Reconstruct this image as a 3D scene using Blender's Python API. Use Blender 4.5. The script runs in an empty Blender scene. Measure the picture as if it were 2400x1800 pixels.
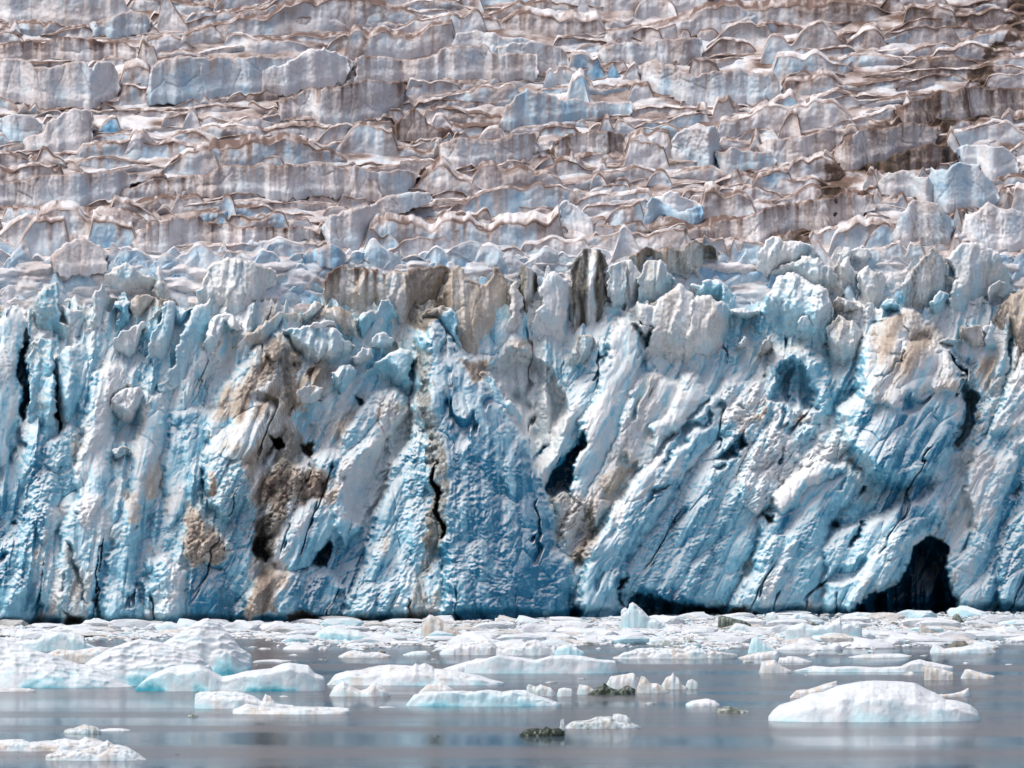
import bpy, math, random
import numpy as np
rng = np.random.default_rng(7); random.seed(7)
C = bpy.context.scene.collection
F = 12800.0; CAMZ = 15.0; PITCH = math.atan(310 / F)
cp, sp = math.cos(PITCH), math.sin(PITCH)

# ---------- the photographed view as a ray table: (u,v) in photo pixels + a chosen world distance Y -> point
def world(u, v, Y):
    u = np.asarray(u, float); v = np.asarray(v, float)
    dx = u - 1200; dy = F * cp - (900 - v) * sp; dz = F * sp + (900 - v) * cp
    t = Y / dy
    return dx * t, np.broadcast_to(Y, t.shape) + 0 * t, CAMZ + dz * t
def water_depth(v):
    dy = F * cp - (900 - v) * sp; dz = F * sp + (900 - v) * cp
    return -CAMZ / dz * dy
WL = np.array([(-700, 1478), (0, 1468), (600, 1460), (1000, 1452), (1400, 1446), (1750, 1441), (2100, 1438), (2400, 1433), (3100, 1425)], float)
def Yfront(u): return water_depth(np.interp(u, WL[:, 0], WL[:, 1]))
def Ybase(u, v):
    h = np.clip((1450 - np.asarray(v, float)) / 830, 0, 1)
    return Yfront(u) + 30 * h ** 1.3 + np.clip(620 - v, 0, None) * 0.19

# ---------- noise
def _h(ix, iy, s):
    n = (ix.astype(np.int64) * 374761393 + iy.astype(np.int64) * 668265263 + s * 974634777) & 0x7fffffff
    n = ((n ^ (n >> 13)) * 1274126177) & 0x7fffffff
    n = ((n ^ (n >> 16)) * 2246822519) & 0x7fffffff
    return (n & 0xffffff) / float(0xffffff)
def vnoise(x, y, s=0):
    ix = np.floor(x); iy = np.floor(y); fx = x - ix; fy = y - iy
    fx = fx * fx * fx * (fx * (fx * 6 - 15) + 10); fy = fy * fy * fy * (fy * (fy * 6 - 15) + 10)
    a = _h(ix, iy, s); b = _h(ix + 1, iy, s); c = _h(ix, iy + 1, s); d = _h(ix + 1, iy + 1, s)
    return (a + (b - a) * fx + (c - a) * fy + (a - b - c + d) * fx * fy) * 2 - 1
def fbm(x, y, o=4, s=0, g=.5):
    r = 0; a = 1; t = 0
    for i in range(o):
        r = r + a * vnoise(x * 2 ** i + 17.3 * i, y * 2 ** i - 9.1 * i, s + i); t += a; a *= g
    return r / t
def ridged(x, y, o=4, s=0):
    r = 0; a = 1; t = 0
    for i in range(o):
        r = r + a * (1 - 2 * np.abs(vnoise(x * 2 ** i + 5.7 * i, y * 2 ** i, s + i))); t += a; a *= .5
    return r / t
def chunk(x, y, s=0, tilt=1.0, k=.55):
    """broken-ice facets: the upper hull of randomly tilted blocks, one per jittered cell; returns height, id, crack nearness"""
    ix = np.floor(x); iy = np.floor(y)
    b1 = np.full(x.shape, -9.); b2 = b1.copy(); idd = np.zeros(x.shape)
    for dx in (-1, 0, 1):
        for dy in (-1, 0, 1):
            cx = ix + dx; cy = iy + dy
            px = cx + .15 + .7 * _h(cx, cy, s); py = cy + .15 + .7 * _h(cx, cy, s + 1)
            gx = (_h(cx, cy, s + 2) - .5) * 1.6 * tilt; gy = (_h(cx, cy, s + 3) - .5) * 1.6 * tilt
            h0 = (_h(cx, cy, s + 4) - .5) * .8
            qx = x - px; qy = y - py
            val = h0 + gx * qx + gy * qy - k * 2 * (qx * qx + qy * qy)
            new = val > b1
            b2 = np.where(new, b1, np.maximum(b2, val)); b1 = np.where(new, val, b1)
            idd = np.where(new, _h(cx, cy, s + 5), idd)
    return b1, idd, b1 - b2
def smooth(a, b, x):
    t = np.clip((x - a) / (b - a), 0, 1); return t * t * (3 - 2 * t)

# ---------- meshes
def mesh_obj(name, co, quads, mat, cols=None, parent=None, smoothed=True):
    me = bpy.data.meshes.new(name)
    co = np.asarray(co, np.float32); quads = np.asarray(quads, np.int32)
    n = quads.shape[1]
    me.vertices.add(len(co)); me.vertices.foreach_set('co', co.ravel())
    me.loops.add(quads.size); me.loops.foreach_set('vertex_index', quads.ravel())
    me.polygons.add(len(quads)); me.polygons.foreach_set('loop_start', np.arange(0, quads.size, n, dtype=np.int32))
    me.polygons.foreach_set('loop_total', np.full(len(quads), n, np.int32))
    me.polygons.foreach_set('use_smooth', np.full(len(quads), smoothed))
    me.update(calc_edges=True)
    if cols is not None:
        at = me.attributes.new('ice', 'FLOAT_COLOR', 'POINT')
        c4 = np.ones((len(co), 4), np.float32); c4[:, :3] = cols; at.data.foreach_set('color', c4.ravel())
    me.materials.append(mat)
    o = bpy.data.objects.new(name, me); C.objects.link(o)
    if parent: o.parent = parent
    return o
def grid_quads(nr, nc):
    i = np.arange(nr * nc).reshape(nr, nc)
    return np.stack([i[:-1, :-1], i[1:, :-1], i[1:, 1:], i[:-1, 1:]], -1).reshape(-1, 4)
def tag(o, label=None, cat=None, group=None, kind=None):
    if label: o['label'] = label
    if cat: o['category'] = cat
    if group: o['group'] = group
    if kind: o['kind'] = kind
    return o

# ---------- materials
def nodes_of(name):
    m = bpy.data.materials.new(name); m.use_nodes = True
    nt = m.node_tree; nt.nodes.clear(); return m, nt
def N(nt, t, **kw):
    n = nt.nodes.new(t)
    for k, v in kw.items(): setattr(n, k, v)
    return n
def mixc(nt, a, b, f, mode='MIX'):
    m = N(nt, 'ShaderNodeMix', data_type='RGBA', blend_type=mode, clamp_factor=True)
    for s, v in ((m.inputs[0], f), (m.inputs[6], a), (m.inputs[7], b)):
        if isinstance(v, (int, float)): s.default_value = v
        elif isinstance(v, tuple): s.default_value = (*v, 1)
        else: nt.links.new(v, s)
    return m.outputs[2]
def mth(nt, op, a, b=0.0, c=None, clamp=False):
    m = N(nt, 'ShaderNodeMath', operation=op, use_clamp=clamp)
    for s, v in zip(m.inputs, (a, b) if c is None else (a, b, c)):
        if isinstance(v, (int, float)): s.default_value = v
        else: nt.links.new(v, s)
    return m.outputs[0]
def noise(nt, vec, sc, det=4, rough=.6, dist=0):
    n = N(nt, 'ShaderNodeTexNoise'); nt.links.new(vec, n.inputs['Vector'])
    n.inputs['Scale'].default_value = sc; n.inputs['Detail'].default_value = det
    n.inputs['Roughness'].default_value = rough; n.inputs['Distortion'].default_value = dist
    return n.outputs['Fac']
def rng_map(nt, v, a, b, c=0, d=1):
    m = N(nt, 'ShaderNodeMapRange'); nt.links.new(v, m.inputs[0])
    for i, x in enumerate((a, b, c, d)): m.inputs[1 + i].default_value = x
    return m.outputs[0]
def ice_material(name, white=(.69, .71, .72), pale=(.29, .595, .73), deep=(.018, .19, .33), bump=.28, rough=.5, spot=.35, sss=0.0, streak=0.5, mid=(.20, .195, .175), dk=(.04, .032, .026), snow=.8, spec=.4, tan=(.47, .41, .345)):
    m, nt = nodes_of(name); L = nt.links.new
    geo = N(nt, 'ShaderNodeNewGeometry'); P = geo.outputs['Position']
    at = N(nt, 'ShaderNodeAttribute', attribute_name='ice'); sep = N(nt, 'ShaderNodeSeparateColor'); L(at.outputs['Color'], sep.inputs[0])
    dirt, blue, dark = sep.outputs
    n1 = noise(nt, P, .35, 5, .62, .4); n2 = noise(nt, P, 1.6, 5, .65); n3 = noise(nt, P, 7, 3, .7)
    mp = N(nt, 'ShaderNodeMapping'); L(P, mp.inputs[0]); mp.inputs['Scale'].default_value = (1.6, 1.6, .14)
    st = noise(nt, mp.outputs[0], 1.0, 5, .7)            # vertical melt streaks
    b = mth(nt, 'ADD', blue, mth(nt, 'MULTIPLY', mth(nt, 'SUBTRACT', n1, .5), 1.0))
    b = mth(nt, 'ADD', b, mth(nt, 'MULTIPLY', mth(nt, 'SUBTRACT', n2, .5), .55))
    b = mth(nt, 'ADD', b, mth(nt, 'MULTIPLY', mth(nt, 'SUBTRACT', st, .5), streak * .6))
    c = mixc(nt, white, pale, rng_map(nt, b, 0.02, .52))
    c = mixc(nt, c, deep, rng_map(nt, b, .52, 1.05))
    sn = N(nt, 'ShaderNodeSeparateXYZ'); L(geo.outputs['Normal'], sn.inputs[0])   # snow dust rests where the ice faces up
    c = mixc(nt, c, white, mth(nt, 'MULTIPLY', rng_map(nt, mth(nt, 'ADD', sn.outputs[2], mth(nt, 'MULTIPLY', mth(nt, 'SUBTRACT', n2, .5), .8)), .25, .75), snow))
    d = mth(nt, 'ADD', dirt, mth(nt, 'MULTIPLY', mth(nt, 'SUBTRACT', n2, .5), .55))
    d = mth(nt, 'ADD', d, mth(nt, 'MULTIPLY', mth(nt, 'SUBTRACT', st, .5), streak))
    d = mth(nt, 'MULTIPLY', mth(nt, 'ADD', d, mth(nt, 'MULTIPLY', mth(nt, 'SUBTRACT', n3, .5), spot)), rng_map(nt, dirt, 0.0, .12))
    c = mixc(nt, c, tan, rng_map(nt, d, .05, .38))
    c = mixc(nt, c, (.16, .11, .092), rng_map(nt, d, .38, .85))
    k = mth(nt, 'ADD', dark, mth(nt, 'MULTIPLY', mth(nt, 'SUBTRACT', st, .5), 1.0))
    k = mth(nt, 'MULTIPLY', mth(nt, 'ADD', k, mth(nt, 'MULTIPLY', mth(nt, 'SUBTRACT', n3, .5), .5)), rng_map(nt, dark, 0, .1))
    c = mixc(nt, c, mid, rng_map(nt, k, .1, .5)); c = mixc(nt, c, dk, rng_map(nt, k, .5, 1.0))
    c = mixc(nt, c, (.55, .55, .55), rng_map(nt, n3, .62, .8, 0, .35), 'MULTIPLY')
    bs = N(nt, 'ShaderNodeBsdfPrincipled'); L(c, bs.inputs['Base Color'])
    L(rng_map(nt, n2, .3, .7, rough + .12, rough - .12), bs.inputs['Roughness']); bs.inputs['IOR'].default_value = 1.31; bs.inputs['Specular IOR Level'].default_value = spec
    if sss:
        bs.inputs['Subsurface Weight'].default_value = sss; bs.inputs['Subsurface Radius'].default_value = (.35, .9, 1.3); bs.inputs['Subsurface Scale'].default_value = .5
    hgt = mth(nt, 'ADD', mth(nt, 'MULTIPLY', n2, .5), mth(nt, 'MULTIPLY', n3, .12))
    vo = N(nt, 'ShaderNodeTexVoronoi', feature='SMOOTH_F1'); L(P, vo.inputs['Vector']); vo.inputs['Scale'].default_value = 2.2
    hgt = mth(nt, 'ADD', hgt, mth(nt, 'MULTIPLY', vo.outputs['Distance'], .18))
    bp = N(nt, 'ShaderNodeBump'); bp.inputs['Strength'].default_value = bump; bp.inputs['Distance'].default_value = .8
    L(hgt, bp.inputs['Height']); L(bp.outputs[0], bs.inputs['Normal'])
    out = N(nt, 'ShaderNodeOutputMaterial'); L(bs.outputs[0], out.inputs[0]); return m
ICE = ice_material('glacier ice')
FIELD = ice_material('weathered terrace ice', mid=(.15, .105, .08), snow=.0, spec=.12, tan=(.46, .405, .39), streak=.14, white=(.68, .67, .685), pale=(.43, .56, .65), deep=(.09, .32, .54), bump=.3, spot=.5)
BERG = ice_material('floating ice', mid=(.13, .16, .135), dk=(.018, .028, .02), white=(.58, .615, .65), pale=(.42, .68, .75), deep=(.04, .32, .42), bump=.32, rough=.4, spot=.2, streak=0.0)
# ---------- the shapes of the ice front, measured in enlarged views: view letter -> (left, top, scale)
VIEWS = dict(A=(0, 550, 3.16), B=(600, 550, 3.16), C=(1200, 550, 3.16), D=(1700, 550, 3.16),
             E=(0, 1000, 3.16), F=(600, 1000, 3.16), G=(1200, 1000, 3.16), H=(1700, 1000, 3.16),
             T=(0, 0, 1.0), P=(0, 0, .9217), U=(0, 0, 1.8433), W=(1200, 0, 1.8433))
def tr(view, s):
    x0, y0, k = VIEWS[view]; a = np.array([float(t) for t in s.replace(';', ',').split(',')]).reshape(-1, 2)
    return np.stack([x0 + a[:, 0] / k, y0 + a[:, 1] / k], 1)
# masses and hollows worked into the one glacier front: (view, outline, relief m, dx, dy, dirt, blue, dark, roughness)
HF = [
('A','-260,700;0,650;70,570;125,565;180,640;185,740;160,880;150,1000;160,1200;150,1370;120,1450;40,1700;-260,1700',4.5,.0,.0,.0,.22,0,.5),
('A','430,1480;520,1400;600,1450;620,1600;640,2000;300,2300;200,2000;240,1700;330,1560',3.5,0,0,.05,.35,0,1.4),
('A','690,1040;790,960;860,970;960,1110;880,1160;830,1220;820,1400;840,1700;760,2000;600,2200;560,1800;600,1580;640,1330;660,1160',5.5,-.006,0,.03,.18,0,1.0),
('A','1090,1210;1180,1180;1220,1300;1210,1500;1190,1800;1000,2300;900,2300;960,1700;1000,1450',4.2,0,0,.12,.28,0,.9),
('A','1250,1300;1480,1250;1560,1330;1560,1500;1440,1700;1400,2000;1250,2200;1180,1900;1230,1500',2.6,0,0,.0,.45,.0,.7),
('A','1560,1350;1740,1000;1830,880;2060,740;2212,900;2160,950;2200,1300;2100,1500;1980,1580;1900,1900;1700,2100;1560,2000;1500,1700',5.8,-.004,0,.34,.22,.05,1.1),
('E','480,700;700,450;880,380;900,600;800,900;800,1300;780,1480;700,1500;440,1500;440,1100;420,900',4.6,0,0,.05,.42,.08,.8),
('E','820,800;900,560;1030,500;1090,600;1010,900;1000,1200;1080,1500;760,1500;770,1200',5.0,0,0,.08,.45,.0,.7),
('E','1110,980;1230,960;1330,1050;1380,1260;1290,1500;1060,1500;1080,1200',5.6,0,0,.1,.35,0,1.2),
('E','1390,700;1460,540;1500,640;1560,780;1650,770;1720,940;1650,1050;1500,1010;1400,1090;1380,900',4.4,0,0,.42,.05,0,1.8),
('E','1400,1090;1500,1010;1640,1060;1700,1200;1640,1500;1350,1500;1330,1300',2.8,0,0,.12,.55,.15,.6),
('E','1840,1250;1900,1150;2050,1050;2212,1080;2300,1200;2260,1500;1840,1500',6.0,0,0,.18,.42,.0,1.0),
('F','60,380;200,230;420,320;560,450;520,600;300,700;100,800;40,650',4.5,0,0,.45,.1,.12,2.2),
('F','100,880;180,700;420,520;600,560;640,700;430,950;380,1050;200,1090;120,1000',6.0,-.003,0,.08,.3,0,1.0),
('F','420,220;520,180;640,230;720,300;600,420;520,420;440,330',6.2,0,0,.06,.5,.0,.8),
('B','640,1460;780,1280;880,1160;1000,1120;1100,1190;1130,1300;1190,1400;1200,1500;1050,1650;800,2100;660,2300;500,2000;560,1700',6.0,-.004,.003,.04,.2,0,1.7),
('F','380,1060;540,1060;640,1180;560,1400;560,1500;300,1500;200,1350;270,1150',4.8,0,0,.1,.4,0,1.2),
('T','1010,760;1060,830;1130,900;1180,960;1225,1035;1260,1130;1292,1200;1300,1290;1335,1320;1330,1460;1030,1460;1045,1330;1035,1230;1020,1150;1015,1000;990,960',13.5,-.03,.006,.03,.62,.03,.75),
('T','985,940;1015,1000;1012,1100;1025,1200;1040,1330;1030,1460;800,1460;850,1300;900,1130;960,1020',10.5,.026,.006,.04,.48,.06,1.2),
('T','1003,940;1018,950;1040,1080;1050,1230;1030,1330;1040,1460;990,1460;985,1330;1005,1200;1005,1080',12.0,0,0,.2,.15,.55,1.0),
('G','280,530;400,450;480,480;620,560;640,700;680,840;600,960;420,1020;350,880;300,740',3.5,0,0,.2,.08,.12,2.6),
('G','360,1180;470,1020;540,1040;560,1180;520,1500;200,1500;200,1350',4.2,0,0,.08,.22,0,1.2),
('B','1760,1030;1870,890;1990,760;2050,840;2060,1000;2140,1000;2150,1080;2080,1300;2050,1440;2010,1500;1940,1320;1860,1230',2.6,.0,0,.2,.14,.05,.8),
# the leaning slabs
('T','1456,752;1434,805;1418,854;1402,898;1387,955;1365,1009;1374,1025;1352,1085;1343,1146;1368,1175;1395,1120;1420,1066;1434,1048;1450,993;1463,936;1494,873;1507,819;1504,797;1469,752',6.5,-.012,0,.06,.08,0,.35),
('T','1421,762;1453,752;1434,790;1418,851;1396,898;1377,920;1327,974;1279,1015;1276,1045;1250,1089;1258,1125;1275,1130;1300,1080;1345,1010;1392,925',5.0,-.02,0,.06,.2,0,.35),
('T','1463,940;1494,880;1600,890;1640,900;1600,985;1560,1020;1540,1060;1500,1110;1450,1180;1400,1230;1372,1180;1400,1110;1434,1048;1450,993',5.6,-.01,0,.12,.06,0,1.0),
('T','1600,880;1630,885;1656,923;1602,999;1560,1015;1535,1050;1530,1000;1573,958',6.8,-.012,0,.0,.18,0,.35),
('T','1790,820;1745,875;1700,900;1660,930;1620,1000;1560,1060;1500,1115;1450,1180;1420,1250;1380,1310;1362,1400;1362,1460;1440,1460;1445,1360;1470,1290;1530,1220;1600,1110;1660,1040;1700,1000;1745,930',7.6,-.014,0,.02,.2,0,.7),
('T','1745,935;1700,1000;1660,1045;1600,1115;1530,1225;1475,1295;1450,1360;1445,1395;1520,1400;1600,1415;1700,1420;1760,1300;1790,1180;1830,1010',5.4,.004,0,.03,.38,0,1.3),
('T','1750,1000;1800,990;1900,1000;1990,1000;2000,1080;1900,1110;1820,1170;1780,1200;1740,1170;1720,1120',7.0,0,0,.03,.1,0,2.2),
('H','330,520;480,360;720,280;880,300;620,440;520,570;440,620;360,590',9.0,0,0,.0,.03,0,.8),
('H','240,700;340,640;520,580;620,440;900,300;1000,330;900,560;780,700;700,900;720,1100;700,1400;30,1400;80,1250;240,1060;260,850',6.8,.0,0,.03,.36,.0,1.0),
('H','700,900;830,780;1020,720;1180,640;1560,480;1600,600;1480,860;1330,980;1250,1130;1080,1200;930,1340;900,1400;700,1400;740,1100',7.8,.003,0,.02,.42,.0,.8),
('H','1170,830;1400,680;1540,620;1500,760;1480,860;1330,980;1250,1130;1080,1200;930,1380;930,1250;960,1180;1060,980',9.0,-.004,0,.0,.3,0,.8),
('D','1040,800;1150,790;1270,800;1450,820;1520,830;1640,880;1700,960;1750,1080;1730,1200;1760,1340;1700,1480;1640,1560;1560,1760;1300,1800;1100,1700;900,1560;870,1400;870,1300;1000,1170;1000,1000;1030,900',10.0,.0,.012,.06,.2,.0,.9),
('D','1040,800;1150,790;1270,800;1450,820;1520,830;1640,880;1700,960;1750,1080;1730,1170;1500,1150;1300,1260;1130,1240;1020,1180;1030,900',11.6,.0,.016,.2,.04,.0,.9),
('D','1060,690;1150,620;1290,560;1400,560;1540,680;1620,760;1600,840;1450,860;1270,860;1170,790;1060,780',5.5,0,0,.5,.1,.05,1.0),
('D','340,900;480,850;600,870;700,950;750,1100;770,1330;700,1420;500,1400;300,1300;300,1050',6.5,0,0,.0,.26,0,1.4),
('D','0,1120;140,1100;260,1090;380,1240;600,1300;760,1330;860,1400;850,1560;600,1700;200,1700;0,1580;-60,1300',6.6,-.003,0,.03,.14,0,2.0),
('D','2250,860;2150,1000;2050,1260;2000,1400;1850,1580;1800,1800;1900,2300;1740,2650;1700,2900;2700,2900;2700,860',6.6,.0,0,.06,.16,0,1.1),
('D','1880,1180;1960,1050;2060,1030;2080,1200;2020,1380;1900,1500;1830,1560;1880,1330',4.0,0,0,.25,.15,0,2.0),
('H','2212,420;2100,640;2050,800;2040,1000;2030,1400;2700,1400;2700,420',7.4,0,0,.03,.3,.0,1.2),
('H','1680,930;1760,940;1860,760;2000,700;2040,820;2010,1150;1980,1400;1760,1400;1660,1180;1620,1020',6.0,0,0,.05,.3,0,1.0),
]
# hollows, many with their inner shade painted in as well: (view, outline, depth m, dirt, blue, dark)
CAVES = [
('T','1140,870;1200,810;1290,850;1340,960;1300,1060;1262,1120;1235,1035;1190,950',2.6,.1,.12,.0),
('T','800,1120;860,1060;930,1000;965,960;975,1000;930,1090;880,1200;850,1240;800,1200',2.2,.05,.1,0),
('A','180,690;205,740;200,860;215,960;215,1300;165,1390;145,1330;160,1180;145,960',9,0,.9,0),
('A','385,820;410,940;430,1180;462,1420;425,1500;400,1300;375,950',9,0,1.0,.15),
('F','90,60;190,90;240,170;160,190;110,150',9,.2,.2,.5),
('F','340,140;430,110;440,180;390,240;350,200',7,.3,.2,.5),
('E','1900,820;1990,800;2000,960;1970,1000;1860,930',6,.2,.3,.4),
('F','530,850;560,930;540,1040;390,1050;430,960',8,0,1.0,0),
('F','1322,250;1352,370;1345,560;1378,680;1408,760;1396,850;1368,850;1345,740;1310,600;1305,380',8,.1,.2,.5),
('B','760,1170;800,1200;800,1280;765,1270',6,0,.8,0),
('T','1376,1005;1369,1040;1346,1100;1343,1150;1290,1168;1275,1150;1300,1095;1342,1040',8,0,1.05,0),
('T','1279,1040;1278,1060;1250,1090;1250,1075;1268,1045',4,0,.9,0),
('T','1600,1000;1640,985;1655,960;1670,975;1610,1040;1560,1095;1545,1090;1580,1040',3,0,.6,0),
('D','420,940;520,920;570,980;640,1060;690,1170;690,1320;590,1320;560,1260;480,1300;440,1240;330,1220;370,1080',4.5,0,.7,0),
('D','50,1500;130,1440;150,1560;100,1640;-60,1680;-40,1640',6,0,.85,0),
('D','1650,870;1700,900;1760,1000;1770,1100;1880,1190;1870,1330;1800,1500;1730,1600;1690,1570;1760,1380;1750,1200;1750,1060;1690,940',8,0,.5,.2),
('D','1110,1040;1220,1000;1260,930;1340,925;1330,945;1270,960;1230,1020;1130,1050',2.2,0,.8,0),
('D','2110,760;2140,770;2140,920;2110,1040;2070,1260;2050,1250;2080,1050',5,0,.8,0),
('H','1530,790;1620,830;1645,900;1620,1050;1650,1200;1760,1420;900,1420;1080,1240;1250,1175;1330,1000;1400,900',21,.0,1.25,.0),
('H','270,650;350,660;350,720;300,745',6,0,.4,.3),
('H','740,760;760,700;830,640;850,750;790,775',4,0,.7,0),
('H','1010,430;1060,440;1050,500;980,560;980,530',4,0,.8,0),
('H','910,895;1000,700;1040,690;1010,800;950,895',5,0,.9,0),
('H','820,460;890,350;900,370;850,460',3,0,.8,0),
('H','400,260;440,150;445,270;420,285',4,0,.6,.2),
('H','2100,500;2212,400;2212,480;2150,570',3,0,.8,0),
('G','830,1100;848,1100;835,1200;800,1215;825,1240;825,1310;795,1310;780,1200',5,0,1.0,.2),
('G','940,1250;1100,1250;1300,1330;1500,1340;1560,1430;780,1430;830,1330',8,0,1.1,.08),
('G','1500,330;1620,200;1590,300;1520,360',4,0,.7,0),
('G','1000,480;1180,390;1240,330;1180,420;1080,500;1000,600',3,0,.65,0),
('E','470,850;520,880;600,1050;640,1300;620,1300;560,1100',2,.1,.3,.3),
('E','460,1360;500,1400;640,1440;700,1440;700,1500;480,1500',3,.1,.3,.45),
('E','690,1250;740,1200;750,1450;690,1480',3,0,.7,.2),
('E','970,790;1010,740;1010,780;980,800',3,0,.7,.2),
('E','60,700;120,690;110,720;65,740',3,0,.8,0),
('F','200,1400;300,1360;560,1420;800,1400;980,1420;980,1470;200,1470',3,0,.4,.45),
('F','1130,1280;1160,1300;1155,1440;1135,1440',3,.2,.1,.6),
('G','1640,1330;1800,1340;1860,1420;1600,1420',3,.1,.3,.4),
('H','820,1250;840,1250;835,1400;815,1400',4,0,.6,.3),
]
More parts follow.
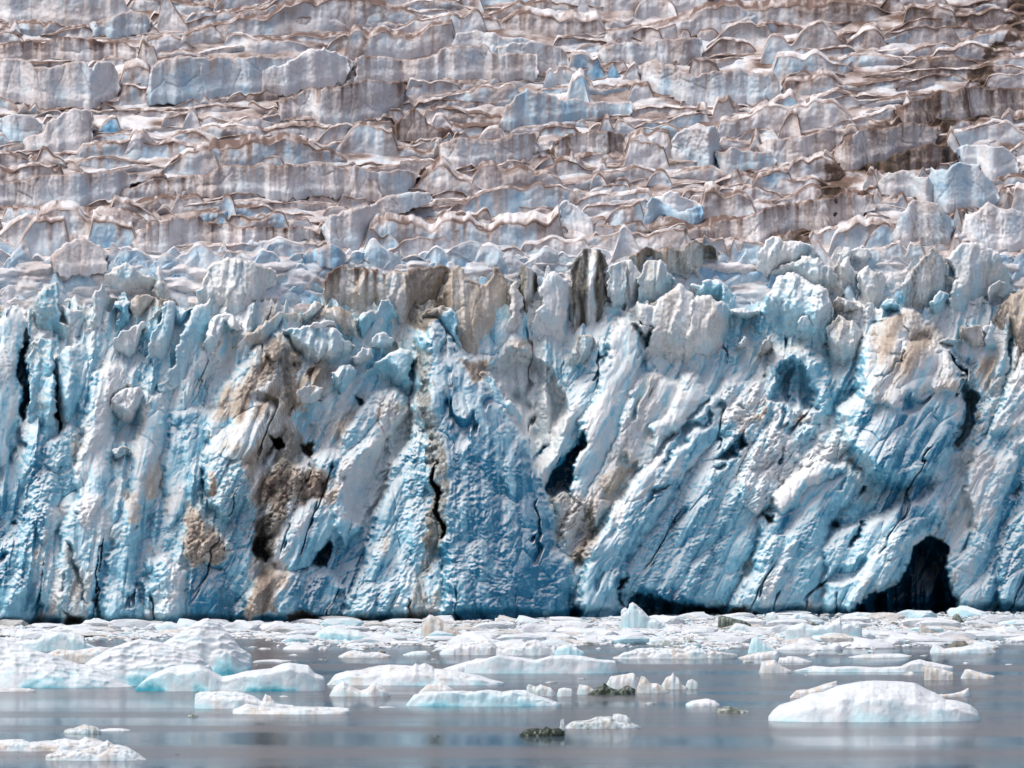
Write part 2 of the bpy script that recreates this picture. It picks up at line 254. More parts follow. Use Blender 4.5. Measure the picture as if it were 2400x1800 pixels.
# free-standing seracs and walls: (kind, label, view, outline, forward m, thickness m, lean, dirt, blue, dark, crest dirt, roughness)
SL = [
('serac','slate blue hooked pinnacle standing between the two dark slots at far left','A','280,430;330,370;420,345;435,430;440,560;440,640;590,760;600,880;500,900;400,800;300,800;250,700;240,600',4.5,4,.7,.12,.55,.12,.1,.5),
('serac','tall slate blue column directly right of the leftmost dark slot','A','215,980;230,800;290,760;370,770;385,900;395,1200;425,1480;430,1640;360,1700;215,1700',5.0,4,.7,.1,.5,.1,.0,.5),
('serac','broad grey blue column directly right of the second dark slot','A','400,930;480,840;590,800;700,1000;650,1330;580,1420;520,1540;460,1430;430,1180',5.6,4,.7,.06,.5,.1,.0,.6),
('serac','small pale block wedged right of the slate blue hooked pinnacle','A','430,520;500,540;590,560;640,640;600,760;600,860;560,880;440,640',3.5,3,.6,.1,.15,.0,.1,.5),
('serac','grey fin with a curved pointed tip and white notch on its right','A','690,440;740,340;790,440;860,460;880,510;820,600;760,700;740,900;600,900;590,800;620,720;690,600',4.2,3,.6,.14,.3,.0,.05,.5),
('serac','short pale blue block whose lower half is deep blue, left of a tan knob','A','850,490;960,490;960,640;985,720;900,770;860,850;800,800;860,640',4.0,3,.6,.0,.62,.0,.0,.5),
('serac','rounded tan grey knob above the big white slab at left','A','945,540;1000,450;1080,440;1160,470;1170,540;1080,600;1000,680;945,660',3.0,3,.6,.28,.05,.05,.1,.5),
('serac','big smooth white slab leaning beside a long brown ridge','A','835,810;960,700;1080,650;1080,760;1030,900;960,1010;860,980;830,900',6.0,3,.7,.0,.12,.0,.0,.3),
('serac','long narrow tan ridge running down between the white slab and the pale blue panel','A','1180,470;1250,480;1180,640;1140,760;1070,900;1030,1050;960,1130;950,1040;1040,880;1090,760;1110,620',6.2,3,.7,.36,.05,.0,.0,.8),
('serac','large pale blue panel with fine level banding, left of a bright cyan pocket','A','1210,500;1300,500;1315,640;1300,720;1310,880;1210,1080;1110,1200;1060,1130;1090,900;1150,700',5.4,3,.7,.03,.4,.0,.0,.3),
('ice_block','bright cyan ice wedge set between two tall pale panels','A','1310,610;1370,555;1430,540;1400,640;1340,745;1295,690',5.0,3,.6,.0,.62,.0,.0,.3),
('serac','tall thin grey pillar with a narrow rounded top in the upper left front','A','1130,470;1150,290;1180,225;1210,280;1260,460;1330,520;1300,560;1150,520',2.6,3,.5,.16,.12,.22,.0,.5),
('serac','pale slab with a cyan crack below the leftmost brown crest','A','700,380;800,290;930,200;980,230;1060,290;1130,320;1130,440;960,440;860,420;760,380',1.6,4,.4,.08,.14,.0,.05,.6),
('serac','tall pale grey wall with one dark vertical streak, upper left front','A','1530,290;1600,200;1780,175;1870,200;2010,240;2060,300;1980,400;1900,640;1760,680;1560,640;1450,640;1460,460',1.8,5,.4,.12,.12,.1,.05,.4),
('serac','leaning blue grey panel below the streaked grey wall','A','1620,380;1640,600;1550,700;1560,900;1400,1050;1180,1180;1170,1100;1300,950;1330,800;1400,620;1450,520',5.2,3,.7,.06,.36,.0,.0,.4),
('serac','grey hump with a white snow rim and cyan right flank','A','1560,630;1620,590;1700,585;1760,650;1800,700;1700,760;1600,930;1520,980;1530,760',6.2,4,.7,.04,.36,.0,.0,.7),
('serac','dull grey shoulder with a thin brown edge left of the white snow pile','A','1960,640;2060,570;2212,570;2240,700;2100,760;1900,900;1750,980;1720,860;1800,760',4.2,4,.7,.16,.22,.0,.2,.6),
('ice_block','square tan grey block jutting out low on the left front','A','820,1220;900,1150;1040,1130;1095,1200;1060,1300;1000,1420;960,1440;830,1390',6.4,4,.8,.06,.16,.05,.05,.7),
('ice_block','small dark edged block hanging on the white buttress at left','E','830,170;900,140;965,160;970,240;900,285;825,280',7.0,3,.8,.1,.4,.1,.0,.5),
('serac','tan ice wall under a dark brown crest, left of the twin peaked fan slab','B','500,360;560,270;640,220;760,240;900,250;1240,250;1300,235;1400,230;1440,260;1400,420;1350,540;1240,600;1100,660;900,600;780,640;700,620;490,560;490,430',1.5,5,.35,.22,.08,.0,.75,.5),
('serac','twin peaked tan slab fanning down like a sail in the middle of the front','B','1430,260;1480,230;1540,250;1600,330;1660,380;1710,350;1760,240;1810,240;1850,350;1880,470;1870,640;1850,760;1790,850;1700,930;1620,1030;1580,1040;1500,920;1440,700;1340,560;1380,420',4.4,4,.8,.36,.0,.02,.1,.25),
('serac','dark grey striped pillar right of the twin peaked tan slab','B','1940,300;1980,230;2040,250;2085,320;2080,430;2040,600;2020,760;1970,740;1960,500',3.8,3,.7,.1,.05,.42,.1,.3),
('serac','thin pale fin squeezed between the twin peaked slab and the dark striped pillar','B','1880,380;1930,340;1950,420;1965,620;1990,760;1900,860;1840,830;1870,640;1890,470',4.2,3,.7,.1,.08,.0,.1,.3),
('serac','smooth pale lavender slab left of the black streaked pinnacle','B','2090,430;2150,290;2212,270;2320,330;2330,420;2300,560;2320,780;2290,960;2212,900;2060,880;2010,780;2060,560;2120,460',4.2,3,.7,.06,.1,.0,.0,.3),
('serac','bright blue square topped tower in the middle of the front','B','1225,640;1250,570;1320,545;1440,540;1470,570;1480,700;1505,880;1500,1000;1420,860;1340,760;1250,800;1215,760',7.6,5,.7,.0,.52,.0,.0,.25),
('serac','white tipped blue pinnacle standing in front of the square blue tower','B','1250,760;1310,725;1370,770;1410,860;1490,960;1500,1080;1460,1200;1380,1310;1300,1290;1240,1200;1230,1080;1250,950;1240,870',9.6,5,.8,.0,.42,.05,.0,.6),
('serac','smooth cyan fin right of the white tipped pinnacle','B','1490,960;1510,930;1600,1090;1640,1200;1650,1350;1580,1420;1500,1330;1440,1220;1480,1080',9.0,4,.8,.0,.62,.0,.0,.3),
('serac','thin green blue spire at the right shoulder of the blue pyramid','B','1610,1130;1650,1030;1680,1010;1780,1120;1850,1230;1960,1330;1990,1450;1900,1500;1760,1460;1660,1350;1620,1250',9.0,4,.8,.0,.5,.03,.0,.6),
('serac','blue white snow covered mass with a rounded rim left of the middle','B','190,700;250,690;330,690;400,670;600,700;640,740;700,790;730,870;700,930;610,990;560,1030;430,1020;330,960;270,920;200,790',7.2,5,.8,.0,.26,.0,.0,.9),
('ice_block','pure white box shaped block lying on the rounded snowy mass','B','395,690;430,645;580,640;600,690;585,735;470,755;410,725',9.5,4,.5,.0,.0,.0,.0,.2),
('serac','grey tombstone shaped slab behind the white box shaped block','B','430,620;490,580;540,540;620,530;680,560;740,640;770,760;775,840;740,840;600,760;450,700',4.8,3,.6,.22,.14,.0,.3,.3),
('serac','small grey blue hump with a rough top left of the tombstone slab','B','330,590;430,490;520,535;500,600;420,650;340,680',4.2,3,.6,.1,.2,.0,.1,.6),
('serac','pale blue wall with a peaked top, behind the white knob','B','735,640;800,570;880,580;930,480;1000,500;1040,600;1050,720;980,780;860,780;790,850;760,760',4.6,4,.6,.04,.5,.0,.05,.5),
('ice_block','snowy white knob in front of the peaked blue wall','B','850,800;890,730;940,715;980,750;1050,810;1000,860;950,890;860,890',7.0,3,.6,.0,.16,.0,.0,.9),
('ice_block','rounded white boulder with a tan face beside the blue boulder','B','690,930;790,830;850,840;868,900;860,960;760,1020;700,970',8.0,3,.6,.12,.12,.0,.0,.6),
('serac','big smooth cyan boulder left of the dark vertical band','B','730,1040;870,960;1060,840;1150,860;1165,1100;1150,1310;1080,1220;1000,1150;880,1130;800,1200;700,1120',8.0,5,.8,.0,.4,.0,.0,.3),
('serac','rough cyan boulder beside the brown streaked pyramid','B','560,1020;620,970;700,960;780,1090;720,1190;650,1270;560,1130',8.0,4,.8,.04,.4,.0,.0,1.0),
('ice_block','flat grey block right of the brown crack in the dirty pyramid','B','305,1150;420,1120;500,1130;510,1250;420,1290;325,1340',8.2,4,.8,.14,.16,.0,.1,.3),
('serac','tan wedge topping the dirty brown pyramid','B','50,850;100,825;200,900;260,945;180,990;130,1000;80,960',8.6,4,.7,.34,.0,.05,.05,.6),
('serac','tall black streaked pinnacle left of the stepped slabs','C','420,280;500,150;560,85;640,110;700,160;712,230;705,450;700,660;560,680;440,740;425,500',4.6,4,.7,.1,.08,.62,.0,.4),
('serac','blue grey pillar with one black stripe on its right edge','C','715,235;820,190;850,360;840,600;820,660;700,660;700,400',5.0,3,.7,.05,.22,.25,.0,.3),
('serac','pale smooth panel right of the pillar with one black stripe','C','825,190;890,190;920,230;945,340;920,520;860,590;840,350',3.0,3,.6,.06,.12,.0,.05,.3),
('serac','brown black stained wall with arched tops above the great flat slab','C','880,210;950,110;1110,100;1180,85;1270,110;1300,60;1400,55;1500,95;1520,190;1420,200;1400,350;1330,390;1250,300;1140,300;1100,200;990,210;950,340',1.6,5,.35,.22,.1,.3,.6,.4),
('serac','blue grey fin with a notched tip in front of the brown black wall','C','970,220;1000,190;1100,180;1150,260;1210,350;1210,420;1090,500;920,540;935,430',4.0,3,.7,.1,.3,.0,.05,.4),
('serac','great flat light grey slab with a pitted surface, largest in the right front','C','850,600;880,540;1000,505;1060,530;1080,480;1190,400;1270,375;1340,430;1350,470;1480,450;1560,490;1620,600;1630,720;1570,860;1520,1020;1280,1080;1050,1060;930,1050;935,960;970,850;1050,690;960,650;870,625',6.6,5,.8,.13,.12,.0,.0,.45),
('ice_block','cream coloured corner block split from the great flat slab by blue cracks','C','880,640;1000,670;1045,690;1010,790;965,770;900,700',7.2,3,.8,.16,.0,.0,.0,.2),
('serac','cyan wall with a jagged top right of the great flat slab','C','1320,370;1400,380;1500,330;1600,380;1660,470;1640,540;1640,700;1600,850;1580,720;1560,520;1480,450;1360,460',3.6,4,.7,.0,.48,.0,.0,1.0),
('ice_block','cream snow ledge with a grey brown smudge beside the white crowned tower','C','1600,560;1660,545;1720,540;1830,560;1830,620;1730,640;1620,610',6.6,4,.6,.2,.0,.05,.0,.9),
('serac','dusky green fin with a cracked edge below the black streaked pinnacle','C','440,870;540,740;590,740;620,800;580,920;530,1030;490,1060;400,1020;420,940',5.4,3,.7,.18,.3,.15,.15,.6),
('serac','white crowned blue tower above the arch shaped cave','D','380,310;440,300;560,310;700,370;750,400;780,480;800,600;780,780;720,830;600,850;500,800;420,760;260,720;250,560;300,460',7.2,6,.75,.02,.32,.0,.0,1.0),
('ice_block','white leaning shard set in front of the white crowned tower','D','540,680;570,600;610,600;650,680;640,760;560,760;520,730',10.0,3,.7,.0,.2,.0,.0,.3),
('serac','sharp dirt stained horn left of the arch shaped cave','D','240,900;270,800;340,740;378,705;355,820;300,920;270,960',9.6,3,.7,.3,.05,.25,.0,.5),
('serac','smaller dirt stained tooth left of the sharp stained horn','D','75,840;140,750;152,830;140,880;90,880',8.6,3,.7,.25,.1,.3,.0,.5),
('serac','tan faced serac with blue grooves left of the pink brown patch','D','760,800;790,640;830,590;940,630;1000,700;1030,800;1010,950;960,1050;860,1080;780,980',7.2,5,.7,.16,.12,.0,.05,.7),
('ice_block','rough topped white block behind the tan faced serac','D','780,520;830,455;960,500;1010,540;1000,620;900,610;800,580',5.6,4,.6,.12,.05,.08,.1,1.0),
('serac','grey dome with a dark smear on top, behind the white crowned tower','D','270,330;420,220;560,160;700,175;790,240;870,400;860,480;760,480;700,430;560,360;440,330',2.8,5,.5,.1,.24,.12,.0,.5),
('serac','white ridged dome on the skyline of the front right of the brown black wall','D','210,300;240,130;330,20;400,15;430,50;560,45;700,150;640,230;560,220;420,260;300,330',1.8,5,.4,.06,.08,.0,.0,.7),
('ice_block','round flat pale plate standing on edge in the upper right front','D','930,120;980,90;1050,100;1090,160;1060,215;990,235;930,195',2.8,2,.5,.02,.18,.0,.0,.15),
('serac','pale block with a rounded top left of the round flat plate','D','800,260;830,130;880,85;930,110;950,250;1000,300;980,420;880,400',1.8,4,.5,.1,.1,.0,.0,.5),
('serac','wide pale panel ending at a thin blue crack, below the round flat plate','D','980,290;1060,220;1180,300;1190,470;1130,560;1030,580;1000,480',2.8,4,.6,.1,.14,.0,.0,.4),
('serac','pointed pale tower with a black streak down its right side','D','1290,570;1330,330;1400,230;1540,95;1610,160;1650,350;1620,520;1500,610;1380,600',4.0,4,.6,.08,.14,.2,.1,.4),
('serac','wide rounded pale blue dome at the upper right of the front','D','1630,180;1750,60;1900,55;2020,120;2100,260;2150,420;2060,480;1960,460;1800,640;1640,680;1600,640;1680,400;1690,250',4.0,6,.6,.07,.2,.0,.0,.4),
('ice_block','upright pale blue gem shaped block in front of the pointed tower','D','1510,500;1590,408;1660,440;1640,540;1600,610;1540,630;1515,580',6.4,3,.6,.0,.42,.0,.0,.2),
('ice_block','low cyan hump left of the pointed tower with the black streak','D','1125,575;1180,490;1230,470;1290,540;1295,600;1140,600',6.2,3,.6,.0,.45,.0,.0,.3),
('ice_block','small white box capping a blue neck at the far right','D','1950,390;2030,330;2075,350;2040,420;2030,480;1960,520;1940,600;1900,590;1950,480',6.4,3,.6,.05,.2,.0,.0,.3),
('serac','brown stained column at the right edge of the front','D','1990,620;2040,520;2110,430;2212,390;2400,380;2500,600;2480,1000;2212,1020;2140,960;2120,760;2070,920;2020,880;1990,760',6.0,6,.7,.42,.08,.1,.1,.6),
('ice_block','cream square plate left of the brown stained column','D','1740,680;1900,670;1920,800;1900,910;1820,900;1740,770',6.4,3,.6,.24,.0,.0,.1,.3),
('serac','narrow pale blue fin between the cream plate and the brown column','D','1905,680;1980,620;2000,700;2020,900;1960,930;1890,920;1920,800',5.6,3,.7,.0,.4,.0,.0,.3),
('ice_block','teal slab lying across the gap right of the pink brown patch','D','1580,790;1640,760;1740,770;1760,810;1690,860;1600,840',8.0,3,.7,.05,.55,.0,.0,.2),
]
# the tall walls of the stepped icefield above: same columns
SL2 = [
('ice_ridge','pale wall with two dark notches at the top left corner of the icefield','U','-80,20;0,-20;270,-40;390,-60;520,-30;575,50;520,80;380,105;250,100;0,70;-80,70',0,5,.1,.1,.12,.0,.3,.3),
('ice_ridge','low blue grey wall under a thin brown crest near the top left','U','380,105;470,75;620,55;660,90;640,130;500,150;400,140',0,4,.1,.1,.28,.0,.3,.3),
('ice_ridge','pinkish grey wall with dark drips along its crest at the upper left edge','U','-80,190;60,178;230,165;400,165;520,180;600,200;600,245;400,255;200,250;0,262;-80,262',0,5,.1,.24,.02,.0,.8,.3),
('ice_ridge','tall cream wall with fluted columns at the left edge of the icefield','U','-80,255;90,252;150,290;215,292;290,270;370,265;400,300;420,262;480,268;500,300;520,380;460,430;380,465;150,445;0,410;-80,400',2,6,.1,.12,.06,.0,.3,.3),
('ice_ridge','longest blue wall of the icefield with a thin dark crest','U','650,300;680,265;900,255;1100,240;1240,245;1330,222;1480,240;1530,270;1500,340;1300,360;1120,392;900,410;640,435;640,370',2,6,.1,.04,.34,.0,.35,.25),
('ice_ridge','white rounded wall in front of the longest blue wall','U','1110,310;1200,285;1290,240;1330,210;1400,200;1500,245;1510,310;1440,350;1300,365;1120,385',4,4,.1,.04,.12,.0,.05,.4),
('ice_ridge','pale wall with a forked dark stain beside the longest blue wall','U','1535,250;1600,240;1700,250;1860,240;1960,195;2090,190;2120,225;2212,230;2330,220;2330,320;2120,335;1960,345;1700,345;1525,355',2,6,.1,.16,.06,.0,.4,.35),
('ice_ridge','blue white block shaped wall near the top middle','U','1950,190;1975,140;2050,128;2140,140;2212,165;2300,180;2300,220;2100,200;1960,215',1,4,.1,.04,.3,.0,.1,.5),
('ice_ridge','grey wall split by a brown vertical stain below the forked stain','U','1190,440;1300,395;1450,375;1560,345;1740,352;1760,390;1740,440;1640,500;1500,525;1340,500;1200,500',2,6,.1,.16,.18,.0,.6,.35),
('ice_ridge','big pale sloping slab at the left edge under the cream wall','U','100,600;190,565;265,490;370,470;410,540;400,590;330,630;220,640;110,640',2,5,.2,.14,.04,.0,.1,.2),
('ice_ridge','dark teal grey slab at the left edge beside small white spikes','U','0,510;60,490;120,495;200,545;180,570;120,600;40,600;0,560',1,4,.2,.14,.3,.1,.0,.3),
('ice_ridge','blue grey wall with a mottled face beneath a long thin brown crest at left','U','-80,780;100,780;380,745;560,745;700,740;720,770;560,800;500,850;300,885;180,892;0,892;-80,895',2,6,.1,.16,.18,.0,.45,.3),
('ice_ridge','long cream wall with a broad brown stain down the middle, left half of the icefield','U','520,830;640,775;860,750;940,722;1100,710;1240,705;1440,712;1560,745;1640,800;1650,845;1420,830;1250,855;1100,830;900,835;700,830;520,850',3,6,.1,.14,.04,.03,.4,.3),
('ice_ridge','pale blue grey rounded wall right of the broad brown stain','U','1380,760;1480,720;1600,740;1760,735;1820,760;1760,810;1660,845;1500,840;1340,825',4.5,4,.1,.1,.2,.0,.4,.3),
('ice_ridge','pale wall with scalloped top in the middle of the icefield','U','1880,650;1930,610;1990,590;2080,600;2212,575;2330,570;2330,650;2200,690;2000,710;1920,700',1,5,.1,.1,.1,.0,.35,.5),
('ice_ridge','grey wall below a jagged dark brown crest, lower left icefield','U','590,1010;640,960;740,940;830,935;960,965;1080,985;1280,975;1400,990;1300,1020;1100,1040;900,1040;770,1060;600,1080;560,1060',2,5,.1,.14,.08,.0,.6,.35),
('ice_ridge','white wall rising to a rounded top in the lower middle of the icefield','U','1390,990;1420,930;1500,905;1600,890;1640,860;1760,830;1860,835;1870,870;1700,930;1600,960;1560,1060;1420,1060',2,5,.1,.06,.2,.0,.15,.5),
('ice_ridge','bright blue shield shaped patch of bare ice above the tan front','U','1300,1115;1330,1085;1400,1058;1460,1065;1510,1120;1420,1135',1,3,.1,.0,.62,.0,.35,.2),
('ice_ridge','brownish rounded wall at the lower left edge of the icefield','U','210,1130;280,1050;360,1025;440,1060;470,1100;460,1150;380,1170;260,1170',2,5,.2,.22,.0,.0,.05,.3),
('ice_ridge','brown triangular peak in the middle of the icefield','U','1690,545;1790,462;1830,500;1880,555;1990,570;1900,590;1700,590',3,4,.1,.5,.0,.12,.5,.5),
('ice_ridge','pale blue curved wall near the upper middle of the icefield','W','-70,200;0,180;120,178;200,200;250,245;240,285;100,300;0,310;-70,300',2,5,.1,.08,.2,.1,.3,.35),
('ice_ridge','blue edged wall with a dark cleft near the top middle','W','365,240;400,190;520,180;600,190;640,170;820,165;830,225;760,260;640,255;520,270;400,260',2,5,.1,.08,.26,.0,.3,.4),
('ice_ridge','wide white blue wall with a rounded crest below the dark smudged peak','W','540,310;620,250;800,330;1000,300;1120,310;1170,360;1160,410;1000,430;800,435;640,400;560,350',2,5,.1,.1,.2,.0,.3,.5),
('ice_ridge','sky blue low wall under brown crests at the middle of the icefield','W','0,440;60,380;250,430;520,440;520,490;300,500;60,520;0,545;-60,540',1,4,.1,.06,.36,.0,.3,.4),
('ice_ridge','rounded pale wall with a dark scalloped stain on its crest','W','155,650;180,610;280,570;420,565;490,590;500,640;400,668;280,655;200,675',3,4,.1,.1,.1,.3,.5,.3),
('ice_ridge','white irregular wall with a bright cyan base notch, right middle icefield','W','660,640;720,570;800,530;880,540;900,600;900,640;860,720;800,700;700,680',2,5,.1,.04,.3,.0,.05,.9),
('ice_ridge','pale blue wall right of the bright cyan notch','W','880,650;960,635;1120,655;1150,700;1060,730;900,720',3,4,.1,.04,.36,.0,.3,.3),
('ice_ridge','cream wavy wall sweeping up to the right in the right half of the icefield','W','1050,640;1100,600;1240,590;1380,560;1450,575;1380,640;1240,690;1120,690',2,5,.1,.12,.04,.0,.3,.4),
('ice_ridge','dirty wall with cream columns and a black cleft under the upper right brown mass','W','1640,480;1750,430;1860,390;2000,370;2212,380;2330,370;2330,460;2150,470;1990,495;1860,510;1700,510',2,6,.1,.3,.04,.3,.6,.4),
('ice_ridge','black brown dirt covered mound on the right side of the icefield','W','1500,710;1620,690;1740,640;1800,612;1890,630;1940,680;1820,715;1640,735',2,4,.1,.75,.0,.6,.5,.8),
('ice_ridge','grey dirty wall curving up to the right below a dark brown crest','W','1380,680;1440,590;1560,545;1700,530;1850,540;1830,620;1700,650;1560,690;1440,720',1,5,.1,.26,.02,.1,.55,.4),
('ice_ridge','large pale wall with a blue stained right end under the dark mound','W','1565,800;1600,760;1700,735;1800,760;1850,830;1800,890;1700,830;1600,830',2,5,.1,.08,.28,.0,.2,.3),
('ice_ridge','bright blue cleft tower near the right edge of the icefield','W','1790,800;1810,720;1880,735;1930,700;2020,710;2080,780;2110,860;2000,880;1900,900;1820,870',4,5,.15,.0,.4,.0,.0,.5),
('ice_ridge','smooth pale mauve hump at the right edge of the icefield','W','1920,640;2000,625;2120,630;2180,680;2190,740;2090,765;2030,715;1940,700',1,5,.15,.06,.22,.0,.05,.2),
('ice_ridge','vivid blue trough shaped block with a white lid in the right middle','W','555,970;600,850;660,880;720,915;820,885;815,940;720,940;640,910;600,960',3,4,.1,.0,.66,.0,.0,.2),
('ice_ridge','white lid shaped block lying on the vivid blue trough','W','600,860;680,822;740,850;820,885;720,915;640,890',4.5,3,.1,.0,.06,.0,.0,.4),
('ice_ridge','pointed white tooth shaped block, lower middle of the icefield','W','200,970;215,870;240,865;350,940;355,1000;280,990',3,3,.1,.02,.15,.0,.0,.3),
('ice_ridge','wide dirty cream wall below two black brown stained heads','W','740,985;900,950;1060,920;1290,860;1420,830;1560,840;1570,910;1400,965;1250,985;1050,1050;900,1030;760,1010',2,6,.1,.24,.04,.12,.5,.4),
('ice_ridge','two black brown stained ice heads on the wide dirty cream wall','W','1295,880;1350,840;1400,850;1450,815;1520,820;1560,850;1440,880;1420,930;1380,950;1320,910',5,4,.1,.5,.0,.7,.3,.6),
('ice_ridge','tall rounded blue grey wall with dark flutes, lower right icefield','W','1640,1040;1680,920;1740,862;1800,870;1870,910;1910,960;1900,1030;1820,1050;1720,1050',3,5,.2,.1,.3,.14,.1,.4),
('ice_ridge','cluster like pale block right of the tall fluted wall','W','1930,1030;1960,920;2020,900;2060,870;2150,900;2212,920;2330,900;2330,1010;2212,1060;2040,1060',2,5,.2,.08,.16,.05,.05,.8),
('ice_ridge','brown and black stained arch left of the pale cluster','W','1060,1050;1120,1010;1200,990;1280,1020;1290,1060;1180,1060',2,4,.1,.4,.0,.4,.3,.5),
]
VIEWS.update(Q=(0, 586, 1.8433), R=(1200, 586, 1.8433))
# white and blue ice, silt, and shade of gaps, slots and undersides painted in: view, outline, dirt, blue, dark, softness
TONE = [
('Q','300,560;390,600;400,520;380,680;320,740;250,700',.03,.72,.05,8),('Q','80,480;125,500;125,700;90,740',0,.95,0,5),('Q','505,230;555,240;560,330;520,380',0,.9,0,6),
('Q','760,250;830,240;800,370;760,340',0,.62,0,5),('Q','640,250;750,240;760,460;650,600;620,560',0,.42,0,8),('Q','870,600;905,590;900,680;860,680',0,.85,0,8),
('Q','700,720;880,690;830,850;780,900;740,880',0,.66,0,14),('Q','860,80;885,90;860,200;845,190',0,.85,0,4),('Q','1150,420;1250,470;1290,700;1180,800;1000,740;1060,600',.5,.1,.05,14),
('Q','1350,900;1480,900;1440,1000;1390,1020',0,.75,0,8),('Q','1130,900;1350,900;1420,1040;1280,1080;1140,1160;1110,1000',.44,.05,.05,14),('Q','800,1080;900,1080;990,1220;1000,1330;880,1370;800,1320',.38,.0,0,10),
('Q','820,1380;980,1360;1040,1500;1020,1620;820,1620',.02,.8,.1,14),('Q','1060,1330;1200,1310;1270,1420;1240,1480;1080,1470',.36,.1,0,12),('Q','1090,1230;1160,1220;1160,1310;1090,1300',.1,.2,.9,8),
('Q','1260,1420;1420,1400;1400,1620;1250,1620',0,.9,.1,14),('Q','1830,560;1900,700;2060,700;2212,1100;2300,1620;1900,1620;1920,1200;1900,900',0,.8,.0,12),('Q','1700,800;1850,860;1860,1100;1700,1150;1640,1000',0,.62,0,22),
('Q','1790,400;1850,420;1860,640;1900,700;1930,1000;1910,1250;1840,1420;1830,1620;1750,1620;1780,1480;1860,1250;1870,1000;1800,620',.15,.2,.4,10),('Q','1440,1180;1560,900;1700,700;1780,720;1640,940;1560,1150;1440,1250',.08,-.1,0,18),
('Q','150,700;240,800;200,1100;180,1300;120,1300;130,900',.02,.6,.05,14),('Q','290,1260;380,1400;420,1600;280,1600;260,1400',.14,.2,.16,10),('Q','420,1300;480,1260;440,1600;390,1600',0,.85,.05,10),
('Q','380,620;500,460;560,520;480,700;470,900;350,1000;330,900;370,760',.04,.06,0,14),('Q','820,900;1000,900;1100,1000;1080,1250;1000,1300;820,1100',.02,.5,.14,20),('Q','1560,500;1750,430;1780,560;1600,600',0,.5,0,14),
('Q','1840,260;1960,250;1990,480;1900,420',0,.66,0,8),('Q','1080,1480;1260,1460;1240,1620;1080,1620',0,.66,.0,14),('Q','0,1000;120,1050;130,1600;0,1600',0,.55,0,24),('Q','480,1300;620,1100;700,1250;620,1500;500,1600',.02,.45,.0,22),
('Q','1450,1150;1600,1180;1700,1400;1640,1600;1440,1600',0,.6,.04,24),('Q','620,1000;700,900;700,1060;640,1080',.3,.0,.05,7),('Q','700,1080;790,1000;800,1050;730,1180',.22,-.1,0,8),('Q','900,960;930,960;930,1050;890,1080',.45,0,0,5),
('Q','630,1280;700,1260;700,1340;640,1330',.35,0,0,6),('Q','540,1020;600,1040;590,1180;540,1160',.28,0,0,7),('Q','860,60;1200,80;1240,260;900,260',.1,.1,0,18),
('R','320,780;270,950;200,1050;150,1060;150,1000;260,860',0,1.05,0,5),('R','60,900;140,830;130,880;90,920',0,.9,0,5),('R','0,740;100,950;180,1150;240,1350;300,1580;0,1580',0,.8,.0,8),
('R','420,300;600,300;550,550;280,1000;320,780;440,480',.05,.12,0,12),('R','610,870;640,760;760,740;640,880;600,960',0,.7,0,6),('R','520,1100;720,950;720,1000;560,1150;440,1250',0,.68,0,8),
('R','820,780;960,740;980,800;850,850;720,960;740,880',0,.62,0,8),('R','860,180;1080,150;1100,330;960,480;900,480;940,330',0,.6,0,12),('R','1100,200;1300,240;1380,330;1360,480;1250,420;1080,420',0,.48,0,14),
('R','1150,480;1240,470;1320,600;1320,700;1200,680;1110,640',0,.74,.0,5),('R','1280,420;1380,480;1400,680;1330,700;1320,560',0,.6,0,8),('R','1530,400;1620,300;1760,270;1900,380;1940,560;1880,500;1700,500;1560,560',.36,.05,.02,14),
('R','1480,700;1600,680;1700,720;1900,620;1900,850;1800,950;1600,960;1500,860',0,.85,.04,20),('R','1560,960;1700,930;1800,1000;1850,1200;1700,1250;1560,1150',.04,.75,.06,22),('R','1900,440;2010,500;2000,700;1950,850;1910,880;1900,840;1960,640',0,.9,.25,6),
('R','1120,1080;1240,900;1400,860;1500,900;1240,1100;1180,1160',.02,-.15,0,12),('R','320,1400;600,1100;900,1000;1000,1200;900,1500;320,1580',0,.52,0,30),('R','1050,1500;1200,1250;1500,1100;1400,900;1300,1000;1100,1200;1000,1400',0,.56,0,22),
('R','540,1460;700,1450;900,1580;540,1580',0,1.0,.1,8),('R','2212,900;2100,1100;2050,1300;2080,1580;2260,1580;2260,1000',0,.62,0,22),('R','0,380;130,400;180,560;160,700;60,800;0,640',.24,.1,.03,16),
('R','150,1060;330,1050;400,1180;330,1350;220,1350;170,1200',.28,.08,.1,14),('R','1580,240;1660,150;1690,200;1650,270',0,.7,0,5),('R','700,560;760,640;700,900;600,960;560,900',.06,.05,0,14),
('R','1900,900;2000,860;2100,900;2000,1200;1900,1250',.14,-.05,.03,16),('R','1300,1150;1500,1120;1560,1300;1400,1500;1200,1500',0,.5,0,22),('R','960,800;1000,790;1010,830;960,850',0,1.0,.3,4),
]
TONE += [
('T','600,790;690,790;705,900;690,1000;640,1080;690,1150;660,1250;640,1330;640,1430;585,1440;590,1330;600,1200;585,1080;600,1000;575,900',.52,.08,.18,16),
('T','640,800;670,810;690,900;690,960;670,960;660,880',.7,.0,.5,5),('T','625,1010;700,1000;720,1060;660,1090;620,1060',.5,.05,.45,10),('T','590,1230;640,1200;640,1300;600,1320',.3,.1,.8,8),
('T','620,1130;760,1090;780,1130;700,1170;640,1200',.5,0,.1,10),('T','955,650;1040,640;1050,720;990,780;955,760',.6,.0,.45,8),('T','1080,850;1140,840;1150,880;1110,900',.7,0,.3,6),
('T','960,600;1060,600;1030,700;1000,740;960,700',.62,0,.3,6),
]
